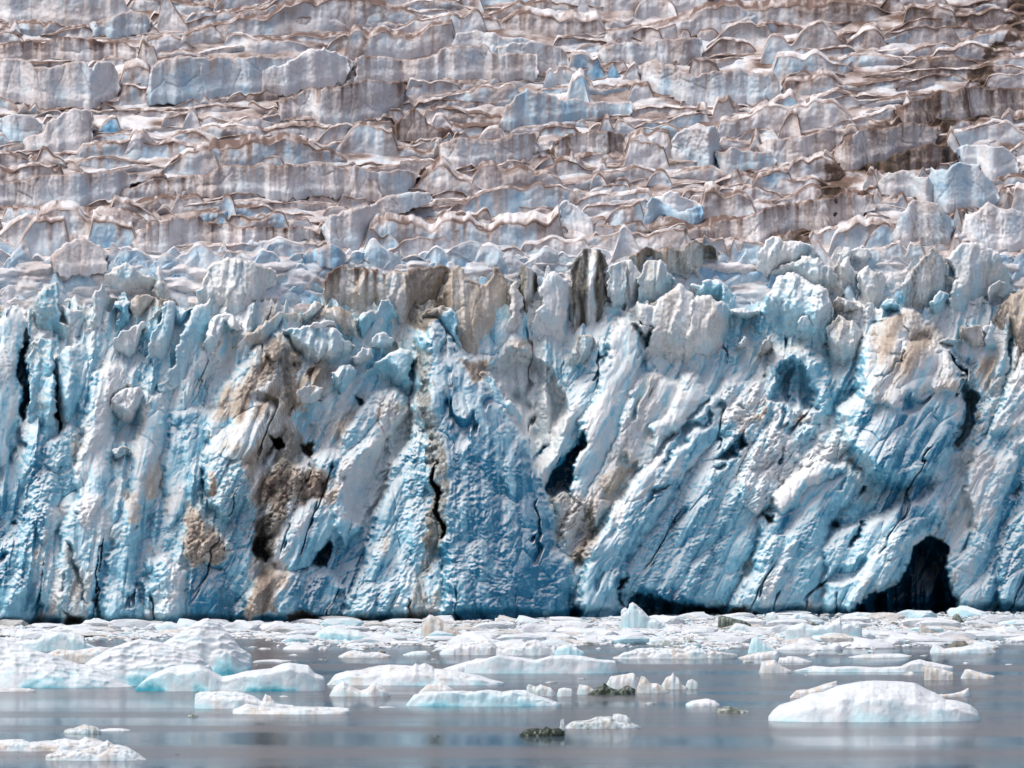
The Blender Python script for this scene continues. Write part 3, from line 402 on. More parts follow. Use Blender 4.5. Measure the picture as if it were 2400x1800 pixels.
# fins and plates standing out of the front: foot u, foot v, length up, width of the flat side, relief m (negative lean side handled by the stretch)
# snow lying on four of the towers: start of the parent's label -> view, outline, forward m, thickness
CAPS = [('white crowned blue tower','D','378,318;400,300;560,308;700,368;748,402;700,440;640,450;590,475;545,420;500,400;460,340;400,345',8.0,2.5),
('grey hump with a white snow rim','A','1560,632;1620,588;1700,583;1762,650;1800,698;1760,712;1700,690;1680,650;1620,620;1580,660',7.2,2),
('bright blue square topped tower','B','1248,575;1320,543;1440,538;1472,572;1420,592;1330,590;1280,606',8.4,2.5),
('white tipped blue pinnacle','B','1256,775;1310,723;1368,768;1404,840;1350,850;1300,900;1256,870',10.3,2)]
VIEWS.update(I=(0, 1380, 2.765), J=(750, 1380, 2.765), K=(1500, 1380, 2.458))
# floating ice: (name, label, view, upper outline left to right, waterline, depth/width, front shoulder, blue, dirt, dark, teal foot, dimples, roughness)
BG = [
('iceberg','largest dimpled white iceberg, cut by the left edge of the photo','I','-330,470;-200,400;0,328;40,345;150,375;230,410;330,435;420,470;520,500;600,510;680,545;740,580;800,622;860,640',642,.5,.25,.04,0,0,.75,1,.5),
('iceberg','low domed iceberg with a scalloped face between the edge iceberg and the peaked one','I','440,600;520,520;600,460;700,400;800,360;900,335;1000,345;1150,390;1290,440;1370,510;1385,560;1400,600',628,.4,.25,.05,0,0,.7,1,.4),
('iceberg','tall peaked white iceberg rising above the scalloped dome','I','780,480;900,430;1000,390;1080,345;1150,300;1250,235;1320,200;1350,198;1420,232;1500,310;1560,390;1625,430;1632,450;1600,470;1470,520;1445,560',572,.4,.3,.02,0,0,.85,1,.5),
('iceberg','pale blue box shaped iceberg behind the dimpled edge iceberg','I','90,350;180,332;250,330;290,295;380,280;480,290;545,310;560,350;640,385',405,.3,.7,.25,0,0,.2,0,.5),
('iceberg','low tan tinted floe ridge between the box shaped iceberg and the scalloped dome','I','310,420;370,395;500,402;640,375;740,385;800,420;840,460',480,.3,.6,.02,.14,0,.1,0,.8),
('iceberg','smooth saddle backed iceberg with a turquoise foot in front of the scalloped dome','I','880,655;920,610;1000,550;1100,510;1200,495;1300,500;1380,540;1440,572;1520,560;1600,535;1760,520;1830,490;1880,482;2000,500;2040,550;2100,575;2108,600;2060,625;1985,650',665,.22,.75,.12,0,0,.9,0,.35),
('iceberg','small white floe with a pointed ear, below the saddle backed iceberg','I','1262,765;1265,690;1300,670;1450,668;1570,675;1650,700;1700,733;1720,685;1755,700;1790,745;1840,752;1900,757;1930,772',778,.3,.5,.03,.05,0,.3,0,.6),
('ice_floe','long flat white floe in front of the eared floe','I','1510,790;1600,750;1680,765;1800,777;1950,768;2100,770;2200,775;2262,780;2275,800',814,.35,.4,.03,.1,.0,.1,0,.5),
('ice_floe','thin flat floe at the left edge just under the dimpled iceberg','I','-200,650;0,645;100,645;200,648;235,660',668,.3,.5,.0,.12,0,.0,0,.3),
('ice_fragment','small dark ice lump alone left below the long flat floe','I','1222,820;1250,808;1270,812;1288,822',826,.6,.4,0,.1,.6,0,0,.5),
('ice_fragment','clear grey ice lump with a dark tail at lower left','I','415,925;440,908;480,906;520,890;560,880;600,892;635,900;660,925',938,.5,.4,.2,.1,.2,0,0,.6),
('ice_floe','thin flat disc of ice right of the clear grey lump at lower left','I','640,918;700,908;750,905;800,908;848,917',922,.6,.4,.02,.05,0,0,0,.2),
('ice_floe','long lumpy white floe at the lower left edge','I','-200,1000;0,995;60,985;150,983;200,1002;330,990;430,980;520,992;560,968;640,985;680,1002;720,1030',1054,.35,.45,.0,.1,0,.1,0,.8),
('ice_floe','rugged cream floe tapering to the right in front of the long lumpy floe','I','300,1085;400,1052;520,1045;640,1020;700,985;740,1012;820,1020;880,1060;950,1106',1114,.3,.35,.02,.12,.04,.1,0,1.0),
('iceberg','broad white iceberg with two knobs on its top, left of the middle','J','45,628;100,560;170,540;260,530;380,505;450,498;600,505;620,488;640,500;680,488;730,510;740,525;850,530;960,555;1050,572;1100,590;1190,612',627,.3,.5,.04,.02,0,.3,0,.5),
('iceberg','small twin humped iceberg with a saddle in front of the broad knobbed one','J','62,692;90,640;150,600;200,630;260,662;300,652;350,610;400,632;458,684',698,.4,.45,.05,.12,0,.1,0,.6),
('ice_floe','thin white tongue of ice left of the flat topped iceberg','J','760,532;860,500;960,470;1010,462;1040,500',543,.5,.5,.02,.03,0,.1,0,.3),
('iceberg','long flat topped iceberg with a shaded left face, near the middle','J','935,540;950,480;1020,455;1080,455;1160,430;1220,440;1320,450;1400,463;1500,435;1600,430;1700,440;1800,460;1912,468;1932,540',549,.22,.8,.05,0,0,.3,0,.4),
('iceberg','low wide iceberg with turquoise veins along its front, middle of the water','J','560,750;610,690;700,670;900,665;1000,670;1080,662;1180,675;1260,660;1340,665;1400,695;1500,725;1565,746',762,.25,.8,.28,.0,0,.55,0,.8),
('ice_fragment','cream lump lying on the back of the turquoise veined iceberg','J','640,672;700,620;780,617;830,630;868,658',690,.4,.5,.0,.14,0,0,0,.5),
('ice_fragment','ragged translucent fragment right of the turquoise veined iceberg','J','1338,640;1350,618;1400,635;1430,620;1500,645;1530,685',696,.3,.6,.15,.14,0,0,0,.7),
('ice_fragment','small rounded translucent fragment left of the dark green chunk','J','1535,685;1545,650;1580,640;1635,650;1642,688',698,.4,.6,.15,.14,0,0,0,.4),
('ice_fragment','tan translucent wedge touching the left of the dark green chunk','J','1665,668;1680,618;1740,630;1790,668',685,.4,.6,.1,.18,0,0,0,.4),
('ice_fragment','dark green two humped ice chunk in the middle of the water','J','1735,682;1800,635;1840,610;1880,640;1930,660;1990,625;2040,650;2040,680',687,.3,.5,.5,.1,.8,0,0,.7),
('ice_fragment','cloudy ragged fragment behind the dark green chunk','J','1855,620;1880,570;1940,562;2030,545;2070,590;2060,625',650,.4,.6,.1,.14,0,0,0,.8),
('ice_fragment','toothed cloudy fragment right of the dark green chunk','K','-20,580;5,505;30,510;60,545;100,545;140,575;165,596',600,.35,.6,.08,.16,0,0,0,.8),
('ice_fragment','upright cloudy fragment with a thin spike on top','K','120,560;150,510;180,500;190,480;200,502;222,515;240,550;275,572',579,.4,.6,.08,.16,0,0,0,.6),
('ice_fragment','rounded cloudy fragment at the right end of the toothed group','K','262,560;275,528;300,520;330,540;338,572',577,.5,.6,.12,.12,.05,0,0,.3),
('ice_fragment','nearly black lump of dirty ice in the foreground','J','1293,942;1330,915;1400,905;1440,910;1465,895;1500,912;1550,905;1585,925;1575,950',957,.4,.45,.1,.2,1.1,0,0,.8),
('ice_fragment','white upright splinter at the right end of the black lump','J','1548,925;1556,880;1562,845;1572,850;1580,843;1586,890;1590,930',940,.8,.7,.0,.1,.1,0,0,.5),
('ice_fragment','flat clear fragment with dark edges right of the white splinter','J','1588,895;1640,862;1740,852;1800,832;1880,828;1920,850;2000,862;2080,896',907,.35,.5,.1,.08,.22,0,0,.8),
('ice_fragment','round white knob at the right end of the flat clear fragment','J','1888,850;1900,815;1930,810;1985,822;2012,850;2000,880',905,.4,.7,.02,.04,0,0,0,.5),
('ice_floe','low grey lens shaped floe left of the ridged floe','J','538,428;600,406;690,402;718,428',432,.5,.5,.12,.05,.05,0,0,.3),
('ice_floe','low white floe with a rough top beneath brown flecked brash','J','120,438;180,408;230,398;300,415;380,410;460,434',446,.4,.5,.02,.1,.04,0,0,.8),
('iceberg','low white iceberg with a sloping back, first of three in the ridged floe','J','775,412;830,380;900,350;1000,345;1090,330;1130,358;1165,400',430,.4,.5,.05,.05,0,0,0,.8),
('iceberg','long white iceberg with a rubble crest, behind the flat topped iceberg','J','1140,400;1160,372;1300,370;1340,340;1400,330;1450,345;1520,362;1560,420',432,.35,.5,.06,.06,0,0,0,1.0),
('iceberg','smooth pale green grey wedge at the right of the rubble crested iceberg','J','1520,420;1540,375;1600,362;1660,380;1710,410;1718,438',445,.4,.8,.38,.0,.0,.2,0,.2),
('iceberg','grey dirt speckled iceberg against the glacier foot, middle of the brash','J','655,240;690,185;710,166;760,185;810,215;860,240;910,290;940,315',318,.4,.4,.05,.26,.06,0,0,.7),
('iceberg','light blue iceberg in the brash left of the dirt speckled one','J','-60,330;0,270;60,250;130,256;170,265;250,270;330,310;360,330',336,.4,.5,.42,.0,.0,.2,0,.5),
('iceberg','tall jagged green white iceberg with a knob, standing against the dark overhang','J','1945,250;1950,140;1975,120;1998,135;2003,100;2025,88;2047,102;2080,130;2130,180;2180,200;2225,232;2250,250',262,.35,.7,.2,.0,.0,.2,0,.9),
('ice_fragment','small grey upright stub in the brash near the middle','J','1130,235;1133,190;1160,188;1200,205;1185,236',240,.5,.6,.1,.14,.05,0,0,.4),
('ice_floe','long white rubble topped floe right of the flat topped iceberg','K','-160,395;-100,375;-20,348;80,345;200,345;250,345;285,330;305,345;430,360;560,382',402,.25,.5,.02,.08,0,.1,0,1.2),
('iceberg','dark grey green block among the brash right of the tall jagged iceberg','K','446,225;448,165;465,155;530,168;600,185;640,207',233,.3,.8,.2,.12,.6,0,0,.6),
('iceberg','white hummock in front of the dark grey green block','K','505,240;550,197;600,205;650,225;720,240',246,.4,.5,.1,.0,0,0,0,.5),
('iceberg','pale blue castle shaped iceberg on the far edge of the brash','K','722,205;725,145;765,135;800,150;870,152;930,138;1000,152;1060,185',210,.3,.7,.2,.0,0,0,0,.8),
('ice_floe','dark teal streaked slab below the castle shaped iceberg','K','720,212;850,187;960,180;1032,200',222,.3,.6,.55,.1,.4,0,0,.4),
('iceberg','large pale iceberg with a small sail and a teal right corner','K','830,285;850,222;940,195;1000,215;1080,210;1150,163;1160,205;1240,195;1275,225;1282,295',303,.25,.75,.16,.0,.0,.35,0,.6),
('iceberg','pale teal shark fin shaped iceberg at the near edge of the brash','K','620,365;640,292;660,278;690,285;730,318;795,355',373,.3,.6,.34,.0,.0,.0,0,.2),
('ice_floe','low wavy white floe right of the fin shaped iceberg','K','780,350;840,325;900,320;1000,330;1080,325;1140,315;1168,338',352,.4,.5,.04,.06,0,0,0,.5),
('iceberg','low grey hump under the right cave','K','1165,170;1180,148;1250,135;1340,140;1385,168',176,.3,.6,.18,.08,.05,0,0,.3),
('ice_fragment','dark grey wedge in the brash at the right','K','1785,192;1808,148;1830,140;1850,170;1868,196',202,.5,.6,.15,.1,.5,0,0,.3),
('ice_fragment','white upright chunk with a brown foot in the brash at the right','K','1602,250;1610,190;1640,212;1680,238;1705,256',260,.4,.6,.02,.25,.1,0,0,.7),
('iceberg','white two part floe carrying a brown rock heap','K','1668,362;1690,315;1750,345;1800,340;1860,335;1920,320;2000,330;2050,366',372,.35,.5,.08,.04,0,.1,0,.6),
('rock_heap','brown rubble heap lying on the two part floe at the right','K','1765,330;1790,318;1820,300;1870,300;1902,332',346,.6,.5,.0,.8,.4,0,0,1.2),
('ice_floe','thin flat white floe alone behind the long bar floe','K','1200,393;1280,380;1400,375;1500,375;1562,387',397,.4,.5,.02,.06,0,0,0,.3),
('ice_fragment','small white chunk with a dark notch left of the long bar floe','K','795,420;800,397;838,398;850,388;900,392;988,420',425,.4,.5,.02,.06,.04,0,0,.5),
('ice_fragment','tan translucent lump at the left end of the long bar floe','K','685,478;700,420;770,408;820,448;872,474',485,.4,.6,.06,.18,.0,0,0,.6),
('ice_floe','long thin bar shaped floe rising to a white ridge at its right end','K','870,478;960,456;1000,447;1100,455;1200,448;1350,456;1500,450;1560,420;1610,408;1700,430;1802,452;1790,466',479,.18,.6,.03,.03,0,.2,0,.4),
('ice_fragment','cream ragged plate in front of the right end of the bar floe','K','1636,515;1640,450;1700,455;1800,480;1812,515',526,.3,.7,.05,.18,0,0,0,.6),
('ice_fragment','cream fragment with a long tail right of the ragged plate','K','1845,512;1870,466;1900,465;1960,485;2038,502',518,.4,.5,.04,.16,0,0,0,.5),
('iceberg','large domed white iceberg with a wavy grey front, lower right','K','738,745;760,715;800,680;870,660;930,640;980,615;1060,605;1140,570;1240,550;1340,540;1480,545;1580,555;1650,590;1700,612;1760,650;1820,655;1900,680;1940,710;1957,742',768,.42,.5,.03,0,0,.22,0,.45),
('ice_fragment','slanting tan fragment behind the left shoulder of the large domed iceberg','K','862,622;900,585;970,580;1060,550;1132,531;1136,552;1090,600',630,.25,.6,.02,.18,0,0,0,.5),
('ice_fragment','little triangular sail shaped fragment right of the large domed iceberg','K','1690,604;1730,610;1800,604;1850,590;1890,571;1897,616',621,.3,.6,.03,.14,0,0,0,.4),
('ice_floe','small smooth white floe left of the green speckled one','K','262,664;300,646;380,634;430,645;460,670',678,.5,.4,.02,.05,0,.1,0,.4),
('ice_fragment','green speckled lump right of the small smooth floe','K','435,708;450,690;500,676;560,690;632,706',714,.4,.4,.2,.2,.42,0,0,.8),
('ice_floe','olive grey low floe in the near edge of the brash','K','58,322;100,305;140,297;200,300;245,312',326,.4,.5,.3,.15,.3,0,0,.7),
('ice_floe','low rough white floe left of the small notched chunk','K','565,398;620,380;700,365;790,356;805,388',402,.35,.5,.03,.1,.03,0,0,.8),
]
# further loose pieces out on the open water: view, x, waterline y, width, height, dark
SPECK = [('J',2130,748,80,12,.3),('J',760,960,50,7,.5),('K',1640,388,60,10,.2),('K',2122,438,50,5,0),('K',620,424,70,12,.3),('K',50,664,80,12,.3),
 ('K',1255,532,25,4,.4),('K',1740,612,40,6,0),('K',1000,386,70,20,.1),('K',1160,380,50,8,.3),('I',2080,460,40,8,.3),('I',1900,432,60,10,0),('I',2000,470,40,6,.4),
 ('I',1150,1074,40,5,.5),('I',120,1098,16,4,.5),('I',1660,500,30,8,.4),('I',1760,478,300,22,0),('I',1960,395,260,42,.0),('J',1490,610,100,12,.05),('J',640,505,20,5,.4),
 ('J',740,460,40,8,0),('J',40,465,30,8,.4),('J',20,395,70,22,0),('J',10,600,50,40,.0),('K',1560,496,80,20,.2),('K',1880,430,60,6,0),('K',960,500,20,4,0),('I',1840,700,60,8,0),
 ('J',440,770,120,6,0),('J',1700,585,60,6,0),('K',160,596,20,5,.3),('K',2010,378,40,10,.5),('K',230,405,30,6,.3)]
# ---------- helpers on outlines
def sdf(px, py, poly):
    """signed distance (photo pixels) to a closed outline, positive inside, + nearest point"""
    a = poly; b = np.roll(poly, -1, 0)
    best = np.full(px.shape, 1e12); nx = np.zeros(px.shape); ny = nx.copy(); ins = np.zeros(px.shape, bool)
    for (x0, y0), (x1, y1) in zip(a, b):
        ex, ey = x1 - x0, y1 - y0; L2 = ex * ex + ey * ey + 1e-9
        t = np.clip(((px - x0) * ex + (py - y0) * ey) / L2, 0, 1)
        qx = x0 + t * ex; qy = y0 + t * ey; d = (px - qx) ** 2 + (py - qy) ** 2
        m = d < best; best = np.where(m, d, best); nx = np.where(m, qx, nx); ny = np.where(m, qy, ny)
        if y0 != y1:
            ins ^= ((y0 > py) != (y1 > py)) & (px < ex * (py - y0) / ey + x0)
    d = np.sqrt(best); return np.where(ins, d, -d), nx, ny
def refine(poly, seed, step=5, amp=.16):
    """fractal jitter along an outline so that broken edges look broken"""
    r = np.random.default_rng(seed); pts = []
    n = len(poly)
    for i in range(n):
        a = poly[i]; b = poly[(i + 1) % n]; seg = [a, b]; L = np.hypot(*(b - a))
        while L / (len(seg) - 1) > step:
            new = []
            for p, q in zip(seg[:-1], seg[1:]):
                l = np.hypot(*(q - p)); nrm = np.array([-(q - p)[1], (q - p)[0]]) / max(l, 1e-6)
                new += [p, (p + q) / 2 + nrm * np.clip(r.normal(0, amp * .55), -amp, amp) * min(l, 40)]
            seg = new + [seg[-1]]
        pts += seg[:-1]
    return np.array(pts)
LEANS = [(-9999, 470, .12), (470, 950, .42), (950, 1310, -.06), (1310, 9999, .5)]   # the way the fins lean, by stretch of the front
def drop(v): return np.maximum(v, 860) - 1450 + .3 * (np.minimum(v, 860) - 860)
def lean_of(u):
    for a, b, l in LEANS:
        if a <= u < b: return l
def along(u, v, l=None): return u + (lean_of(float(np.mean(u))) if l is None else l) * drop(v)
def relief(u, v, l):
    """broken, fluted ice in metres"""
    x = along(u, v, l) * .0625 + 40 * l; z = v * .0625
    wx = x + 1.2 * fbm(x / 5, z / 7, 3, 31); wz = z + 1.5 * fbm(x / 6, z / 6, 3, 47)
    r = 0
    r = r + (2.6 * chunk(wx / 6.5, wz / 15, 11)[0] + 1.2 * chunk(wx / 3.0, wz / 7, 12)[0])
    return r, (wx, wz)
def fine(u, v, wx, wz):
    a, _, ga = chunk(wx / 2.4, wz / 5.2, 21, 1.9); b, _, gb = chunk(wx / .9 + .3 * a, wz / 1.2, 22, 1.3)
    c = fbm(wx / .45, wz / .45, 3, 23); fl = ridged(wx / 1.0, wz / 9, 3, 24)
    fin = ridged(wx / 3.4, wz / 20, 3, 25)
    rub, _, _ = chunk(wx / .42, wz / .42, 26)
    crk = np.exp(-ga / .035) * smooth(-.1, .3, fbm(wx / 6, wz / 9, 2, 27))
    return 1.5 * a + .05 * c - .5 * crk, .22 * fl, .24 * rub, fin, .6 * b + .14 * c, smooth(.84, .97, 1 - 2 * np.abs(vnoise(wx / 4.2 + .25 * fbm(wx, wz / 3, 2, 33), wz / 24, 28))) * smooth(-.05, .2, fbm(wx / 4, wz / 7, 3, 29))
UF = np.concatenate([np.arange(-640, -60, 14), np.arange(-60, 2461, 2.0), np.arange(2474, 3000, 14)])

def tone(u, v, dirt, blue, dark, warp=True, force=1.0):
    """apply the traced ice tones and painted shade to vertices at (u, v)"""
    wu = u + 16 * fbm(u / 45, v / 60, 4, 171); wv = v + 16 * fbm(u / 45, v / 60, 4, 172)
    for (vw, s, d, b, k, sf) in TONE:
        po = tr(vw, s); x0, y0 = po.min(0) - 40; x1, y1 = po.max(0) + 40
        m_ = (u > x0) & (u < x1) & (v > y0) & (v < y1)
        if not m_.any(): continue
        sd, _, _ = sdf(wu[m_], wv[m_], po); m = smooth(-sf, sf, sd + sf * .8 * fbm(u[m_] / 9, v[m_] / 12, 3, 173)) * force
        for A, val in ((dirt, d), (blue, b), (dark, k)): A[m_] = A[m_] * (1 - m) + (val + .35 * (A[m_] - .2 if A is blue else 0)) * m
def build_front():
    nr = 436; t = np.linspace(0, 1, nr)[:, None]; u = np.broadcast_to(UF[None, :], (nr, len(UF))).copy()
    vtop = 705 + 30 * fbm(UF / 60, UF * 0, 4, 5) + 24 * np.abs(vnoise(UF / 17, UF * 0, 6))
    vbot = np.interp(UF, WL[:, 0], WL[:, 1]) + 26
    v = vtop[None, :] * (1 - t) + vbot[None, :] * t
    parts = []
    for la, lb, l in LEANS:
        sw = 45; wgt = smooth(la - sw, la + sw, UF) * (1 - smooth(lb - sw, lb + sw, UF)); cs = np.nonzero(wgt > 0)[0]; cs = slice(cs[0], cs[-1] + 1)
        bg, (ax, az_) = relief(u[:, cs], v[:, cs], l); parts.append((cs, wgt[cs], bg, fine(u[:, cs], v[:, cs], ax, az_), ax, az_))
    def blend(i, j=None):
        out = np.zeros(u.shape)
        for pt in parts: out[:, pt[0]] += pt[1] * (pt[i] if j is None else pt[i][j])
        return out
    big = blend(2); wx = u * .0625 + .35 * (v * .0625 - 90); wz = v * .0625
    wx, wz = wx + 1.2 * fbm(wx / 5, wz / 7, 3, 31), wz + 1.5 * fbm(wx / 6, wz / 6, 3, 47)
    p = 1.6 + big; rough = np.full(u.shape, 1.15)
    dirt = .06 + .30 * smooth(.15, .55, fbm(wx / 7, wz / 14, 4, 61)) * smooth(1500, 700, v)
    blue = .2 + .34 * fbm(wx / 8, wz / 16, 4, 62) + .38 * smooth(950, 1350, v); dark = np.zeros(u.shape)
    # general tone of the pale upper third
    blue -= .02 * smooth(900, 700, v)
    # long leaning plates: a flat whiter side and a short sheer bluer side each
    rb = np.random.default_rng(404); sheer = np.zeros(u.shape)
    def plate(u0, v0, L, W1, W2, A):
        l = lean_of(u0); x0 = u0 - W1 * 1.3 - 10; x1 = u0 + L * max(l, 0) + W2 + 40; cs = np.nonzero((UF > x0 - L * max(-l, 0)) & (UF < x1))[0]
        if not len(cs): return
        sl = (slice(None), slice(cs[0], cs[-1] + 1)); uu = u[sl]; vv = v[sl]
        aa = (uu + l * drop(vv)) - (u0 + l * drop(v0)) + 5 * fbm(vv / 60, uu * 0 + u0, 3, 181) + 2.0 * fbm(uu / 9, vv / 9, 2, 182)
        bb = (v0 - vv + 9 * fbm(uu / 14, uu * 0 + v0, 3, 183)) / L
        taper = np.clip(1 - bb, 0, 1) ** .55; amp = A * smooth(0, .45, bb) * (bb < 1) * smooth(1.0, .97, bb) * (.75 + .25 * fbm(vv / 40, uu * 0 + u0, 3, 184))
        w1 = W1 * (.25 + .75 * taper) + 1; w2 = W2 * (.4 + .6 * taper) + 1
        sh = np.where(aa < 0, np.clip(1 + aa / w1, 0, 1), np.clip(1 - aa / w2, 0, 1))
        p[sl] += amp * sh; sheer[sl] = np.maximum(sheer[sl], ((aa > 0) & (aa < w2)) * (amp > .3) * .8); sheer[sl] -= .25 * ((aa < -2) & (sh > .4)) * (amp > .5)
    for _ in range(620):
        u0 = rb.uniform(-150, 2500); zone = lean_of(u0); v0 = rb.uniform(820, 1520)
        L = float(np.clip(150 * math.exp(rb.normal(0, .55)), 50, 460)); 
        if v0 - L < 600: L = max(60, v0 - rb.uniform(600, 690))
        W = float(np.clip(L * rb.uniform(.06, .2), 7, 46)); A = rb.uniform(.5, 1.2) * (W / 14) ** .75
        plate(u0, v0, L, W, W * rb.uniform(.1, .35) + 3, min(A, 3.4))
    wu = u + 14 * fbm(u / 45, v / 40, 3, 71) + 2.5 * vnoise(u / 7, v / 7, 72)
    wv = v + 14 * fbm(u / 45, v / 40, 3, 73) + 2.5 * vnoise(u / 7, v / 7, 74)
    for (vw, s, P, gx, gy, d, b, k, rr) in HF:
        po = tr(vw, s); x0, y0 = po.min(0) - 30; x1, y1 = po.max(0) + 30
        c = (UF > x0) & (UF < x1); cols = np.nonzero(c)[0]
        if not len(cols): continue
        rws = np.nonzero(((v[:, cols] > y0) & (v[:, cols] < y1)).any(1))[0]
        if not len(rws): continue
        sl = (slice(rws[0], rws[-1] + 1), slice(cols[0], cols[-1] + 1))
        sd, _, _ = sdf(wu[sl], wv[sl], po); cx, cy = po.mean(0)
        ul = along(u[sl], v[sl]) - along(cx, cy) + 14 * fbm(u[sl] / 50, v[sl] / 50, 3, len(s)); rf = np.random.default_rng(len(s) * 7)
        fold = -np.where(ul > 0, ul * rf.uniform(.008, .028), -ul * rf.uniform(.0, .018))
        q = P + .6 + fold + gx * (u[sl] - cx) + gy * (v[sl] - cy) + .45 * big[sl] - 1.5 * np.exp(-np.clip(sd, 0, None) / 7) + np.where(sd < 0, sd * .28, 0)
        w = (q > p[sl]) & (sd > -40)
        p[sl] = np.where(w, q, p[sl])
        m = smooth(-3, 3, sd) * w
        for A, val in ((dirt, d), (blue, b), (dark, k), (rough, rr)): A[sl] = A[sl] * (1 - m) + val * m
    a, fl, rub, fin, b_, crev = (blend(3, j) for j in range(6))
    # loose popcorn rubble caught in patches, cleaner fluted walls elsewhere
    rp = smooth(.05, .35, fbm(wx / 3.5, wz / 5, 4, 81)) * np.clip(rough, 0, 2)
    rm = .18 + .95 * smooth(-.12, .22, fbm(wx / 5, wz / 9, 4, 90) + .25 * (rough - 1)); 
    dom = np.maximum(chunk(wx / 1.05, wz / 1.05, 88, .5, .8)[0], -.2) + .45 * chunk(wx / .5, wz / .5, 89, .5, .8)[0]
    p = p + (.6 * dom * np.clip(rough - .3, 0, 2) + b_ * rough * .42) * rm + a * rough * .8 + fl * (.5 + .5 * rough) + rub * (rough * .5 * rm + rp) * 1.2 + .4 * rp + .35 * fin * np.clip(rough, .3, 1.2)
    p = p - 2.4 * crev
    blue = blue + .45 * crev + .16 * fbm(wx / 2.2, wz / 4, 4, 85) * (.4 + rough)
    dirt = dirt + .16 * rp * smooth(.1, .5, fbm(wx / 5, wz / 5, 2, 83) + .2); blue = blue - .26 * rp
    blue = blue + .2 * smooth(.2, .6, ridged(wx / 4, wz / 22, 2, 84))
    tone(u, v, dirt, blue, dark)
    sheer = np.clip(sheer, -.3, .8); blue = blue + .34 * sheer
    rz = smooth(-.1, .3, fbm(wx / 3, wz / 4, 3, 87) - .1); blue = blue - .22 * rz * smooth(.05, .3, dom) 
    dirt = dirt * np.clip(.75 + 1.5 * fbm(wx / 2.2, wz / 4.5, 4, 86), .1, 1.8)
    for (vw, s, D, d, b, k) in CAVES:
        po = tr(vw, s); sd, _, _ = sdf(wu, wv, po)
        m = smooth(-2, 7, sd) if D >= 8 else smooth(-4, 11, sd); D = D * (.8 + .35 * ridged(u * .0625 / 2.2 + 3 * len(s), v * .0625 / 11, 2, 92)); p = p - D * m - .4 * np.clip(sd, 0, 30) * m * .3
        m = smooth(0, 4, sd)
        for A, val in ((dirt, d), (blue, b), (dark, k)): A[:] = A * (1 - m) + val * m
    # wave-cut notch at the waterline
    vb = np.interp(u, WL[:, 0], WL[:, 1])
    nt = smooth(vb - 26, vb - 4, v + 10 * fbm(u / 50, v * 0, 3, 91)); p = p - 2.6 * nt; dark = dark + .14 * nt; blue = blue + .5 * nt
    Y = Ybase(u, v) - p
    x, y, z = world(u, v, Y)
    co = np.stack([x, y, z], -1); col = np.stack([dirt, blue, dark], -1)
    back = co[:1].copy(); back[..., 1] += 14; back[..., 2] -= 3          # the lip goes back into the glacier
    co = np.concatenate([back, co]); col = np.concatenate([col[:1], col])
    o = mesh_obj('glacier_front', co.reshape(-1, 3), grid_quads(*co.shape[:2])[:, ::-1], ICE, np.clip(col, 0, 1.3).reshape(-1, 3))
    return tag(o, kind='structure')

def moraine(uu, vv):
    def band(pts, w):
        pts = np.array(pts, float); d = np.full(uu.shape, 1e9)
        for a, b in zip(pts[:-1], pts[1:]):
            e = b - a; t = np.clip(((uu - a[0]) * e[0] + (vv - a[1]) * e[1]) / (e @ e), 0, 1)
            d = np.minimum(d, np.hypot(uu - a[0] - t * e[0], (vv - a[1] - t * e[1]) * 1.3))
        return smooth(w, 0, d + w * .9 * fbm(uu / 30, vv / 18, 4, 117))
    m = band([(2420, -60), (2380, 60), (2330, 130), (2290, 190), (2290, 260), (2190, 290), (2180, 350), (2060, 385), (1960, 400), (1950, 470), (1890, 540)], 46)
    m = np.maximum(m, .6 * band([(2420, 60), (2100, 30), (1900, 10)], 60)); m = np.maximum(m, .65 * band([(2400, 230), (2100, 280), (1800, 370), (1500, 560)], 26))
    m = np.maximum(m, .55 * band([(1700, 200), (2050, 170), (2300, 150)], 50)); return np.maximum(m, .6 * band([(850, -20), (860, 80), (830, 200), (830, 290)], 11))
